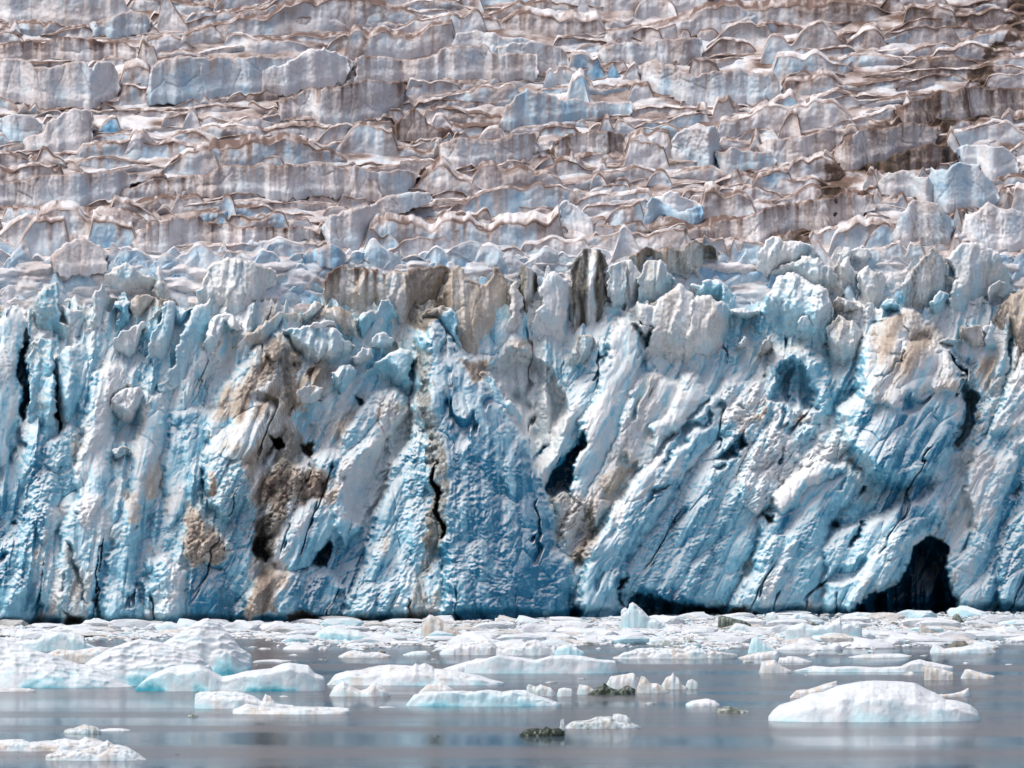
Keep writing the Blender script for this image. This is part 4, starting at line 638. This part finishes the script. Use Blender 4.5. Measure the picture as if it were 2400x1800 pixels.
def build_field():
    # the slope itself
    U = np.arange(-1000, 3401, 4.0); V = np.arange(800, -420, -3.0); u, v = np.meshgrid(U, V)
    x = u * .0625; z = v * .0625
    Y = Ybase(u, v) + .7 + 1.6 * fbm(x / 5, z / 1.6, 4, 301) - 1.1 * chunk(x / 3 + .5 * fbm(x, z, 2, 330), z / 1.1, 331, 1.8)[0]
    d = (.34 + .9 * fbm(x / 4, z / 1.2, 5, 303)) * (1 - .65 * smooth(500, 640, v)); b = .1 + .25 * fbm(x / 9, z / 3, 3, 304); m = moraine(u, v)
    CO = [np.stack(world(u, v, Y), -1).reshape(-1, 3)]; COL = [np.stack([d + .55 * m, b * (1 - m), .6 * m * smooth(.45, .8, m)], -1).reshape(-1, 3)]
    Q = [grid_quads(*u.shape)]; off = u.size
    r = np.random.default_rng(77); lv = 775.0; seed = 0
    gu = np.arange(-100, 2501, 6.0); gv = np.arange(-60, 720, 6.0); GU, GV = np.meshgrid(gu, gv); taken = np.zeros(GU.shape, bool)
    for a in SL2: taken |= sdf(GU, GV, tr(a[2], a[3]))[0] > 2
    def is_taken(u, v):
        i = np.clip(((u + 100) / 6).astype(int), 0, len(gu) - 1); j = np.clip(((v + 60) / 6).astype(int), 0, len(gv) - 1)
        return taken[j, i] & (u > -100) & (u < 2500) & (v > -60) & (v < 715)
    while lv > -360:
        uc = -950 + r.uniform(-200, 0)
        while uc < 3350:
            Ls = float(np.clip(150 * math.exp(r.normal(0, .7)), 45, 620)); Hs = float(np.clip(27 * math.exp(r.normal(0, .6)) * (Ls / 150) ** .25, 8, 70))
            spiky = lv > 618
            if spiky: Ls = Ls * .5 + 12; Hs = Hs * .9 + 26
            u0 = uc; uc += Ls * (r.uniform(.55, .8) if spiky else r.uniform(.75, 1.15)); seed += 1
            outside = u0 + Ls < -80 or u0 > 2480 or lv < -40
            st = 9.0 if outside else 2.6
            n = max(8, int(Ls / st)); s_ = np.linspace(0, 1, n); u = u0 + Ls * s_
            tl = -.03 - (.06 if u0 > 1500 else 0) + r.normal(0, .075)
            vb = lv + r.uniform(-7, 7) + tl * (u - u0 - Ls / 2) + r.normal(0, 9) * np.sin(s_ * 3.1) + 5 * fbm(u / 50, u * 0 + seed, 3, 305)
            e0, e1 = r.choice([.1, .3, .5], 2); env = np.clip(s_ / e0, 0, 1) ** .6 * np.clip((1 - s_) / e1, 0, 1) ** .6
            if spiky: pk = r.uniform(.25, .75); env = env * (1 - .75 * np.abs(s_ - pk) / max(pk, 1 - pk)) ** r.uniform(.4, 1.2)
            H = Hs * env * (.85 + .35 * fbm(u / 60, u * 0 + seed, 5, 306)) + (.8 + .07 * Hs) * env * ridged(u / 16, u * 0 + seed, 4, 307)
            step_ = chunk(u / 34, u * 0 + seed * 1.37, 309, 2.2)[0] * (2 + .16 * Hs) * env; H = np.clip(H + step_, .3, None)
            for q_ in (.95, .6, .25): H = np.where(is_taken(u, vb - H * q_), H * .25, H)
            H = np.convolve(np.pad(H, 2, 'edge'), np.ones(5) / 5, 'valid') if n > 12 else H
            nf = int(np.clip(Hs / (5 if outside else 2.3), 4, 26)); tp = 3 + .5 * Hs * r.uniform(.1, .9)
            tone = r.uniform(); bd = .01 + .2 * r.uniform() ** 1.6 + .14 * float(vnoise(np.array([uc / 300.]), np.array([lv / 110.]), 322)[0]); bb = .05 + .5 * r.uniform() ** 1.6; 
            dl = 2.5 + Hs * 2.0 * np.clip(fbm(u / 13, u * 0 + seed, 5, 310) * 1.2 - .06, 0, 1) ** 1.2
            cdirt = (.35 + .6 * r.uniform())
            if spiky: bd *= .7; bb = .1 + .4 * r.uniform(); cdirt *= .5; tp *= .4
            Yb = Ybase(u, vb) + .4
            tdirt = .12 + .18 * r.normal() - .35 * spiky; rows = []; cols = []; r_fold = r.uniform(.1, .5); r_c = r.uniform(-.3, .3)
            zz = lambda v: v * .0625
            for i in range(nf):
                t = i / (nf - 1); v = vb + 3 - (H + 3) * t + 7 * (i == 0); w = min(1, 2.2 * min(t + .12, 1.12 - t)) ; X = u * .0625 + 31.7 * seed; Z = zz(v)
                w = min(1, 2.0 * t) * min(1, 4 * (1.06 - t)); rel = w * (1.3 * chunk(X / 5.5, Z / 9, 311, 1.5)[0] + .7 * chunk(X / 1.9, Z / 2.6, 312, 1.4)[0] + .12 * ridged(X / .7, Z / 6, 2, 313) + .22 * chunk(X / .6, Z / .7, 314)[0])
                if outside: rel = rel * .6
                if spiky: rel = rel + r_fold * np.abs(s_ - .5 - r_c) * -Ls * .0625
                Y = Yb + .035 * H * t - rel + .1 * (i == 0)
                up = H * (1 - t)
                D = bd + cdirt * (.55 * np.exp(-up / dl) + .75 * np.exp(-up / 2.6) * smooth(-.1, .4, fbm(u / 30, u * 0 + seed, 3, 320))) + .22 * smooth(.1, .5, fbm(X / 4, Z / 8, 3, 315)); B = bb + .3 * fbm(X / 3, Z / 5, 3, 316) + .3 * fbm(u / 260, v / 90, 2, 321); K = .6 * cdirt * np.exp(-up / 2.6) * smooth(-.1, .5, vnoise(u / 20, u * 0 + seed, 317))
                mm = moraine(u, v) if (not outside and u0 + Ls > 800 and (u0 > 1400 or u0 < 900)) else 0 * u
                D = D * (1 - .55 * smooth(500, 640, v)); rows.append(np.stack(world(u, v, Y), -1)); cols.append(np.stack([D + .55 * mm, (B + .14 * smooth(480, 640, v)) * (1 - mm), K * (1 - .6 * smooth(500, 640, v)) + .65 * mm * smooth(.4, .8, mm)], -1))
            co = np.stack(rows); CO.append(co.reshape(-1, 3)); COL.append(np.stack(cols).reshape(-1, 3)); Q.append(grid_quads(*co.shape[:2]) + off); off += co.shape[0] * co.shape[1]
            vc = v; Yc = Y; rows = rows[-1:]; cols = cols[-1:]
            for i in range(1, 5):
                t = i / 4; v = vc - tp * env * t - .4 * t; Y = Yc * (1 - t) + (Ybase(u, v) + 1.0 + 1.5 * (i == 4)) * t + .35 * fbm(u / 9, u * 0 + i * .6 + seed, 3, 318) * (1 - t)
                D = .50 - .07 * i + .6 * fbm(u / 45, u * 0 + i * .3 + seed, 3, 319) + .75 * fbm(u / 9, u * 0 + i * .8 + seed * 3.3, 3, 323) + tdirt + .3 * mm
                rows.append(np.stack(world(u, v, Y), -1)); D = D * (1 - .6 * smooth(500, 640, v)); cols.append(np.stack([D, .04 + .1 * smooth(480, 640, v), .6 * mm * smooth(.4, .8, mm)], -1))
            co = np.stack(rows); CO.append(co.reshape(-1, 3)); COL.append(np.stack(cols).reshape(-1, 3)); Q.append(grid_quads(*co.shape[:2]) + off); off += co.shape[0] * co.shape[1]
        lv -= 16.5
    o = mesh_obj('icefield', np.concatenate(CO), np.concatenate(Q), FIELD, np.clip(np.concatenate(COL), 0, 1.3))
    return tag(o, kind='structure')

def Yslab(u, v): return Ybase(u, np.maximum(v, 640)) + np.clip(640 - v, 0, None) * .045
def slab(name, label, vw, s, off, th, lean, dirt, blue, dark, crest, rough, mat, seed, group=None, step=2.0, root=True, parent=None):
    po = refine(tr(vw, s), seed, 4, .26 if name == 'serac' else .18)
    x0, y0 = po.min(0) - step; x1, y1 = po.max(0) + step
    gu = np.arange(x0, x1 + step, step); gv = np.arange(y0, y1 + step, step)
    u, v = np.meshgrid(gu, gv); sd, nx, ny = sdf(u, v, po)
    cu = (u[:-1, :-1] + u[1:, 1:]) / 2; cv = (v[:-1, :-1] + v[1:, 1:]) / 2
    csd = (sd[:-1, :-1] + sd[1:, :-1] + sd[:-1, 1:] + sd[1:, 1:]) / 4
    keep = csd > -.15 * step
    idx = np.arange(u.size).reshape(u.shape)
    q = np.stack([idx[:-1, :-1], idx[1:, :-1], idx[1:, 1:], idx[:-1, 1:]], -1)[keep]
    # boundary vertices: used by fewer than four kept cells -> moved onto the outline
    cnt = np.bincount(q.ravel(), minlength=u.size).reshape(u.shape)
    bnd = (cnt > 0) & (cnt < 4)
    sn = bnd & (np.abs(sd) < 1.6 * step)
    u = np.where(sn, nx, u); v = np.where(sn, ny, v); sd = np.where(bnd, 0, np.maximum(sd, .3))
    H = y1 - y0; W = x1 - x0; size = min(H, W)
    # plain face with facets
    r = np.random.default_rng(seed + 999)
    off = off * .8 if lean > .3 else off * .3 - .2
    gx = r.normal(0, .012); gy = r.normal(0, .008)
    e = max(2.6, size * .035)
    prof = np.sqrt(np.clip(1 - (1 - np.clip(sd / e, 0, 1)) ** 2, 0, 1))
    if lean <= .3:
        prof = np.maximum(prof, smooth(14, 4, np.broadcast_to(np.where((cnt > 0).any(0), gv[len(gv) - 1 - (cnt > 0)[::-1].argmax(0)], y1)[None, :], u.shape) - v))
    uu = along(u, v) * .0625 if lean > .3 else u * .0625; zz = v * .0625
    wx = uu + .5 * fbm(uu / 2.5, zz / 3, 3, 131 + seed); wz = zz + .5 * fbm(uu / 3, zz / 3, 3, 132)
    cxx, cyy = (x0 + x1) / 2, (y0 + y1) / 2
    ul = (along(u, v) - along(cxx, cyy) if lean > .3 else u - cxx) + 10 * fbm(u / 40 + seed, v / 40, 3, 138) + r.normal(0, .12) * (x1 - x0)
    fw = min(1.0, 55 / max(30, size))
    fold = -np.where(ul > 0, ul * r.uniform(.02, .07), -ul * r.uniform(.0, .05)) * fw if lean > .3 else 0
    per = 1.6 + 2.2 * r.uniform(); ph = ul * .0625 / per + .35 * fbm(zz / 4, ul * .05, 3, 145) + seed * .37
    cid = np.floor(ph); fr_ = ph - cid; edge_ = .15 + .6 * _h(cid, cid * 0, 146 + seed)
    saw = np.where(fr_ < edge_, fr_ / edge_, (1 - fr_) / (1 - edge_)) * (.5 + .8 * _h(cid, cid * 0 + 1, 147 + seed))
    f1, _, g1 = chunk(wx / 3.2 + seed, wz / 8, 133, 1.9)
    fac = .8 * f1 * (.5 + rough) - .35 * np.exp(-g1 / .03) * (r.uniform() > .3) + .45 * rough * chunk(wx / 1.1, wz / 1.5 + seed, 134, 1.3)[0] + .34 * rough * chunk(wx / .45, wz / .45, 135)[0] + .16 * ridged(wx / .8 + seed, wz / 8, 3, 136) * (.4 + .6 * rough) + .08 * fbm(wx / .4, wz / .4, 2, 137)
    fac = fac + (.25 + 1.1 * min(rough, 1)) * saw * (1 if lean > .3 else .35)
    if lean <= .3: fac = fac * .75 + .5 * chunk(uu / 5 + seed, zz / 30, 139, 1.6)[0]
    em = np.clip(sd / 10, 0, 1)
    bulge = (.6 + .004 * size) * prof + fac * (.3 + .7 * em) + fold * em
    # foot line: bottom of the outline in every column
    vb = np.full(gu.shape, y1); vt = np.full(gu.shape, y0)
    inside = cnt > 0
    vb = np.where(inside.any(0), gv[inside.shape[0] - 1 - inside[::-1].argmax(0)], y1); vt = np.where(inside.any(0), gv[inside.argmax(0)], y0)
    kk = 9; ker = np.ones(kk) / kk; vbs = np.convolve(np.pad(vb, kk // 2, 'edge'), ker, 'valid')[:len(vb)]
    cx, cy = (x0 + x1) / 2, (y0 + y1) / 2
    vbb = np.maximum(np.broadcast_to(vbs[None, :], u.shape), cy)
    Y = Ybase(u, vbb) * (1 - lean) + (Yslab(u, v) if lean > .3 else Ybase(u, v)) * lean - off - bulge + (gx * (u - cx) + gy * (v - cy)) * (1 if lean > .3 else .4)
    # the foot is rooted in the ice below it
    sink = smooth(max(12, (.5 if lean > .3 else .28) * H), 0, vbb - v + 5 * fbm(u / 12, v / 12, 3, seed)) * (vbb - v < .6 * H)
    Y = Y + sink * ((off + 1.6) if lean > .3 else -.7) * (1 if root else 0)
    dv = np.clip(v - vt[None, :], 0, None)
    dl = 3 + 60 * np.clip(fbm(u / 11, u * 0 + seed, 4, 140) + .02, 0, 1) ** 1.3
    cd = crest * (1.2 * np.exp(-dv / dl))
    D = dirt + cd + (0 if lean > .3 else .22) * fbm(wx / 5, wz / 2.5, 3, 144) + .14 * fbm(wx / 2, wz / 5, 4, 141) * (dirt > 0) ; 
    B = blue + .24 * fbm(wx / 2.5, wz / 4, 4, 142) + .06 * r.normal() - .3 * np.exp(-dv / 5) * (lean > .3)
    if lean <= .3:
        D = D + .35 * crest * np.exp(-dv / (3 + H * .9 * np.clip(fbm(u / 24, u * 0 + seed, 5, 147) * 1.2, 0, 1))) ; B = B + .2 * fbm(wx / 4, wz / 3, 3, 148)
    stv = fbm(u / 18 + seed, v / 110, 4, 143)
    K = np.where(dark > 0, dark * (.75 + 1.9 * stv), 0)
    if mat is ICE: tone(u, v, D, B, K, force=.55)
    if lean <= .3: v = v + 13 * smooth(10, 0, vbb - v)      # buried below the surface of the slope
    used = np.nonzero(inside.ravel())[0]; remap = -np.ones(u.size, int); remap[used] = np.arange(len(used))
    fx, fy, fz = world(u.ravel()[used], v.ravel()[used], Y.ravel()[used])
    front = np.stack([fx, fy, fz], -1); col = np.stack([D, B, K], -1).reshape(-1, 3)[used]
    bm = bnd.ravel()[used]; nb = np.nonzero(~bm)[0]
    back = front[nb].copy(); back[:, 1] += (bulge.ravel()[used][nb] + th * np.clip(sd.ravel()[used][nb] / 8, 0, 1) ** .5)
    bi = np.arange(len(used)); bi[nb] = len(used) + np.arange(len(nb))
    qf = remap[q]; qb = bi[qf][:, ::-1]
    allb = bm[qf].all(1)
    quads = np.concatenate([qf, qb[~allb]])
    o = mesh_obj(name, np.concatenate([front, back]), quads[:, ::1], mat, np.clip(np.concatenate([col, col[nb]]), 0, 1.3))
    if parent: o.parent = parent; return o
    return tag(o, label, {'ice_ridge': 'ice ridge', 'ice_block': 'ice block'}.get(name, name), group)

def berg(name, label, vw, s, wl, dw, shoulder, blue, dirt, dark, foot, dimple, rough, seed, group=None):
    pts = tr(vw, s); x0_, y0_, k_ = VIEWS[vw]; vw_ = y0_ + wl / k_
    o_ = np.argsort(pts[:, 0], kind='stable'); us = pts[:, 0]; 
    u0, u1 = us.min(), us.max(); Yw = water_depth(vw_); m_px = Yw / F
    wid = (u1 - u0) * m_px; W = wid * dw / 2
    n = int(np.clip((u1 - u0) / 1.6, 14, 420)); nw = int(np.clip(n * .45, 14, 90))
    uc = np.linspace(u0, u1, n)
    order = np.maximum.accumulate(us); vtop = np.interp(uc, order + np.arange(len(us)) * 1e-6, pts[:, 1])
    vtop = vtop + 1.1 * rough * fbm(uc / 6, uc * 0 + seed, 3, 150)
    Hh = np.clip((vw_ - vtop) * m_px, .02, None)
    s_ = np.linspace(-1, 1, n); plan = (1 - np.abs(s_) ** 3.2) ** .55; plan = np.clip(plan, .03, 1) * (1 + .18 * fbm(s_ * 3, s_ * 0 + seed, 3, 151))
    w = np.linspace(-1, 1, nw)[:, None]
    ridge = .15 + .25 * fbm(s_ * 2.5 + seed, s_ * 0, 2, 152)[None, :]
    sh = np.clip(shoulder + .22 * fbm(s_ * 4 + 2.2 * seed, s_ * 0, 3, 153)[None, :], .12, .95)
    tf = np.clip((w + 1) / (ridge + 1), 0, 1); tb = np.clip((1 - w) / (1 - ridge), 0, 1)
    fr = sh * smooth(0, .16, tf) ** .8 + (1 - sh) * np.sin(np.clip((tf - .10) / .9, 0, 1) * np.pi / 2) ** 1.1
    pr = np.where(w < ridge, fr, np.sin(tb * np.pi / 2) ** .7)
    X = (uc - 1200)[None, :] * m_px * (1 + 0 * w)
    # the ridge sits further away than the waterline: keep true angular height
    yy = Yw + W + w * W * plan[None, :]
    Z = Hh[None, :] * pr
    gx_, gy_ = X / 1.0 + seed * 7.1, yy
    sc = max(.25, min(2.2, wid * .07))
    det = rough * sc * (.10 * ridged(gx_ / (.9 * sc), (gy_ + Z) / (.5 * sc), 4, 163) + .42 * chunk(gx_ / (1.6 * sc), gy_ / (1.6 * sc) + Z / sc * .8, 154, 1.5)[0] + .22 * chunk(gx_ / (.6 * sc), gy_ / (.6 * sc) + Z / sc, 155, 1.5)[0] + .1 * fbm(gx_ / (.4 * sc), (gy_ + Z) / (.4 * sc), 3, 156))
    if dimple: 
        q, _, g = chunk((gx_ + .5 * fbm(gx_, Z * 2, 2, 164)) / 1.0, (gy_ * .6 + Z * 1.3) / .62, 157, .5, .7); det = det * .15 - .34 * q + .05
    edge = np.clip(pr * 1.6, 0, 1) * np.clip(Hh / Hh.max() * 2.5, 0, 1)[None, :]
    fz = np.clip(1 - np.abs(w - ridge) * 1.2, 0, 1)
    Z = Z + det * edge * .5 * (1 - .65 * fz)
    push = det * np.clip(pr * 2, 0, 1) * .7
    y2 = yy - push * (w < ridge)
    # perspective: rows behind the waterline are scaled out so that the skyline stays where it was measured
    X2 = X * (y2 / Yw) * 1.0
    Z2 = Z * (y2 / Yw) + CAMZ * (1 - y2 / Yw) * np.clip(pr, 0, 1) * .0 + (y2 - Yw) * (-CAMZ / Yw) * 0
    Z2 = np.maximum(Z2 - (y2 - Yw) / Yw * CAMZ * np.clip(pr, 0, 1) ** 2, 0.0) if False else Z2
    Z2 = Z2 - (pr < .02) * .25
    D = dirt + .25 * (dirt > 0) * fbm(gx_ / sc, gy_ / sc, 3, 158) + 0 * Z
    K = np.where(dark > 0, dark * (1 + .9 * fbm(gx_ / sc * 1.4, (gy_ + Z) / sc * 1.4, 3, 160)), 0) + 0 * Z
    B = blue + .07 + .18 * fbm(gx_ / sc / 1.5, (gy_ + 2 * Z) / sc / 1.5, 3, 159)
    B = B + foot * np.exp(-(np.clip(Z, 0, None) / (.22 * Hh.max() * (1 + .9 * fbm(s_ * 5 + seed, s_ * 0, 3, 161))[None, :] + .05)) ** 2) * smooth(.15, .5, .45 + fbm(s_ * 2.2 + seed * 3, s_ * 0, 2, 162))[None, :] 
    co = np.stack([X2, y2 + 0 * X, Z2], -1); col = np.stack([D, B, K], -1)
    below = co[[0, -1]].copy(); below[..., 2] = -.9; 
    co = np.concatenate([below[:1], co, below[1:]]); col = np.concatenate([col[:1], col, col[-1:]])
    o = mesh_obj(name, co.reshape(-1, 3), grid_quads(*co.shape[:2])[:, ::-1] if False else grid_quads(*co.shape[:2]), BERG, np.clip(col, 0, 1.3).reshape(-1, 3))
    return tag(o, label, {'iceberg': 'iceberg', 'ice_floe': 'ice floe', 'ice_fragment': 'ice chunk', 'rock_heap': 'rocks'}[name], group)

# ---------- loose brash
def ico(sub):
    import bmesh
    bm = bmesh.new(); bmesh.ops.create_icosphere(bm, subdivisions=sub, radius=1)
    co = np.array([v.co[:] for v in bm.verts]); f = np.array([[v.index for v in q.verts] for q in bm.faces]); bm.free(); return co, f
def shard(co, seed, flat):
    r = np.random.default_rng(seed); d = co / np.linalg.norm(co, axis=1, keepdims=True); rad = np.full(len(d), 1.25)
    for _ in range(r.integers(9, 15)):
        n = r.normal(size=3); n /= np.linalg.norm(n); c = d @ n; h = r.uniform(.5, .95)
        rad = np.where(c > .05, np.minimum(rad, h / np.maximum(c, .05)), rad)
    q = d * rad[:, None]; q *= np.array([1, r.uniform(.45, .9), flat])
    q[:, :2] += .12 * np.stack([np.sin(q[:, 1] * 5 + seed), np.cos(q[:, 0] * 4 + seed)], 1)
    return q
def brash_density(u, v):
    """1 packed, 0 open water; measured from the photo"""
    edge = np.interp(u, [0, 120, 560, 700, 800, 1000, 1150, 1300, 1500, 1620, 1900, 2050, 2300, 2400], [1505, 1500, 1500, 1508, 1515, 1512, 1522, 1518, 1505, 1512, 1520, 1520, 1512, 1508])
    e = edge + 10 * vnoise(u / 70, v / 25, 201)
    return smooth(e + 8, e - 10, v)
def build_brash():
    c1, f1 = ico(1); c3, f3 = ico(3)
    T3 = [shard(c3, 300 + i, [.34, .5, .22, .62][i % 4]) for i in range(16)]
    T1 = [shard(c1, 400 + i, [.3, .45, .2][i % 3]) for i in range(24)]
    r = np.random.default_rng(55)
    COs = []; Fs = []; CLs = []; off = 0; n = 0; big = []
    tries = 0
    while n < 19000 and tries < 100000:
        tries += 1
        u = r.uniform(-250, 2650); v = 1434 + 96 * r.uniform() ** .9
        wl = np.interp(u, WL[:, 0], WL[:, 1]) - 2
        if v < wl: continue
        d = float(brash_density(np.array([u]), np.array([v]))[0])
        if r.uniform() > d + .004: continue
        Y = float(water_depth(np.array([v]))[0]); size = .42 * math.exp(r.normal(0, .6)); size = min(size, 2.4)
        if size > .8 and 10 < u < 2390: big.append((u, v, size * 1.0)); 
        else:
            t = T1[r.integers(24)] ; a = r.uniform(0, 6.283); ca, sa = math.cos(a), math.sin(a)
            q = t * size * np.array([1.4, 1, 1.2]); q = np.stack([q[:, 0] * ca - q[:, 1] * sa, q[:, 0] * sa + q[:, 1] * ca, q[:, 2] + .04], 1)
            x = (u - 1200) / F * Y
            COs.append(q + [x, Y, 0]); Fs.append(f1 + off); off += len(t)
            z = r.uniform(); c = [0.22 * (z > .78) + .12 * (.6 < z < .78), .5 * (z < .14) + .22 * (.14 < z < .3) + .02, .45 * (z > .972)]
            CLs.append(np.broadcast_to(c, (len(t), 3)))
        n += 1
    o = mesh_obj('brash_ice', np.concatenate(COs), np.concatenate(Fs), BERG, np.concatenate(CLs), smoothed=False); tag(o, 'fine white brash ice packed on the water below the glacier', 'brash ice', kind='stuff')
    # thin slush skin between the pieces
    big.sort(key=lambda b: -b[2] * F / float(water_depth(np.array([b[1]]))[0])); kinds = {}
    meshes = {}
    for i, (u, v, s) in enumerate(big[:236]):
        z = r.uniform(); kind = 'grey' if z > .84 else 'blue' if z < .2 else 'white'; ti = int(r.integers(16)); key = (kind, ti)
        Y = float(water_depth(np.array([v]))[0]); flat = T3[ti][:, 2].max() < .3
        nm = 'brash_floe' if flat else 'brash_chunk'
        if key not in meshes:
            c = {'grey': (.2, .1, .1), 'blue': (0, .42, 0), 'white': (.04, .04, 0)}[kind]
            o = mesh_obj(nm, T3[ti], f3, BERG, np.broadcast_to(c, (len(c3), 3)), smoothed=False); meshes[key] = o.data
            m_ = o
        else:
            m_ = bpy.data.objects.new(nm, meshes[key]); C.objects.link(m_)
        m_.location = ((u - 1200) / F * Y, Y, .05 * s); m_.scale = (s * 1.5, s, s * .82); m_.rotation_euler = (0, 0, r.uniform(-.5, .5))
        col_ = {'grey': 'dirty grey', 'blue': 'pale blue', 'white': 'white'}[kind]; sh_ = 'flat plate' if flat else 'angular chunk'
        tag(m_, f'{col_} {sh_} among the packed brash ice at the foot of the glacier', 'brash ice piece', f'{col_} {sh_}s in the brash ice')
def shard_piece(vw, x, wl, wd, hg, dark, i):
    x0, y0, k = VIEWS[vw]; u = x0 + x / k; v = y0 + wl / k; Y = float(water_depth(np.array([v]))[0]); m = Y / F / k
    c3, f3 = ico(3); t = shard(c3, 700 + i, .5); t = t / [np.abs(t[:, 0]).max(), np.abs(t[:, 1]).max(), np.abs(t[:, 2]).max()]
    t = t * [wd * m / 2, wd * m / 3, hg * m]
    o = mesh_obj('ice_fragment', t, f3, BERG, np.broadcast_to((.1, .05, dark), (len(t), 3))); o.location = ((u - 1200) / F * Y, Y + wd * m / 3, 0)
    return tag(o, 'tiny %s sliver of ice floating alone on open water' % ('dark' if dark > .25 else 'pale'), 'ice sliver', '%s ice slivers on open water' % ('dark' if dark > .25 else 'pale'))

def build_water():
    m, nt = nodes_of('silty fjord water'); L = nt.links.new
    P = N(nt, 'ShaderNodeNewGeometry').outputs['Position']
    mp = N(nt, 'ShaderNodeMapping'); L(P, mp.inputs[0]); mp.inputs['Scale'].default_value = (.006, .045, 1)
    band = noise(nt, mp.outputs[0], 1.0, 4, .55)
    mp2 = N(nt, 'ShaderNodeMapping'); L(P, mp2.inputs[0]); mp2.inputs['Scale'].default_value = (.5, 2.4, 1)
    rip = noise(nt, mp2.outputs[0], 1.0, 5, .6); rip2 = noise(nt, P, 5.5, 3, .6)
    df = N(nt, 'ShaderNodeBsdfDiffuse'); gl = N(nt, 'ShaderNodeBsdfGlossy'); bs = N(nt, 'ShaderNodeMixShader')
    L(mixc(nt, (.055, .085, .11), (.115, .105, .11), rng_map(nt, band, .42, .58)), df.inputs['Color'])
    L(rng_map(nt, band, .40, .62, .05, .16), gl.inputs['Roughness']); gl.inputs['Color'].default_value = (.9, .93, .95, 1)
    L(rng_map(nt, band, .40, .6, .66, .5), bs.inputs[0]); L(df.outputs[0], bs.inputs[1]); L(gl.outputs[0], bs.inputs[2])   # ruffled silty water mirrors a bit over half of what a still surface would
    bp = N(nt, 'ShaderNodeBump'); L(rng_map(nt, band, .42, .6, .03, .2), bp.inputs['Strength']); bp.inputs['Distance'].default_value = .12
    L(mth(nt, 'ADD', rip, mth(nt, 'MULTIPLY', rip2, .35)), bp.inputs['Height']); L(bp.outputs[0], gl.inputs['Normal'])
    out = N(nt, 'ShaderNodeOutputMaterial'); L(bs.outputs[0], out.inputs[0])
    o = mesh_obj('water', [(-900, -300, 0), (900, -300, 0), (900, 1200, 0), (-900, 1200, 0)], [[0, 1, 2, 3]], m); tag(o, kind='structure')

# ---------- build
build_water(); build_front(); build_field()
for i, (nm, lb, vw, s, off, th, lean, d, b, k, cr, ro) in enumerate(SL):
    o = slab(nm, lb, vw, s, off, th, lean, d, b, k, cr, ro, ICE, i * 3 + 1)
    for (st, cv, cs, co_f, ct) in CAPS:
        if lb.startswith(st): slab('snow_cap', None, cv, cs, co_f, ct, lean, 0, -.15, 0, 0, .8, ICE, 900 + i, root=False, parent=o)
for i, (nm, lb, vw, s, off, th, lean, d, b, k, cr, ro) in enumerate(SL2): slab(nm, lb, vw, s, off, th, lean, d, b, k, cr, ro, FIELD, i * 3 + 500)
for i, a in enumerate(BG): berg(*a, seed=i)
for i, a in enumerate(SPECK): shard_piece(*a, i)
build_brash()
# ---------- light and camera
SUN_EL, SUN_AZ = 66, -112       # azimuth measured from straight ahead of the camera, to the left
w = bpy.data.worlds.new('World'); bpy.context.scene.world = w; w.use_nodes = True; nt = w.node_tree
sky = nt.nodes.new('ShaderNodeTexSky'); sky.sky_type = 'NISHITA'; sky.sun_disc = False
sky.sun_elevation = math.radians(SUN_EL); sky.sun_rotation = math.radians(SUN_AZ); sky.air_density = .8; sky.dust_density = 6; sky.ozone_density = .4
nt.links.new(sky.outputs[0], nt.nodes['Background'].inputs[0]); nt.nodes['Background'].inputs[1].default_value = .15
sl = bpy.data.lights.new('sun', 'SUN'); sl.energy = 2.0; sl.angle = math.radians(30); sl.color = (1, .98, .95)
so = bpy.data.objects.new('sun', sl); C.objects.link(so)
az = math.radians(SUN_AZ); el = math.radians(SUN_EL)
from mathutils import Vector
so.rotation_euler = Vector((math.sin(az) * math.cos(el), math.cos(az) * math.cos(el), math.sin(el))).to_track_quat('Z', 'Y').to_euler(); so.location = (-200, 300, 300)
cam = bpy.data.cameras.new('camera'); co_ = bpy.data.objects.new('camera', cam); C.objects.link(co_)
cam.sensor_width = 36; cam.lens = 36 * F / 2400; cam.clip_start = 1; cam.clip_end = 5000
co_.location = (0, 0, CAMZ); co_.rotation_euler = (math.pi / 2 + PITCH, 0, 0); bpy.context.scene.camera = co_
sc = bpy.context.scene; sc.view_settings.view_transform = 'Standard'; sc.view_settings.look = 'None'; sc.view_settings.exposure = 0.12; sc.view_settings.gamma = 1
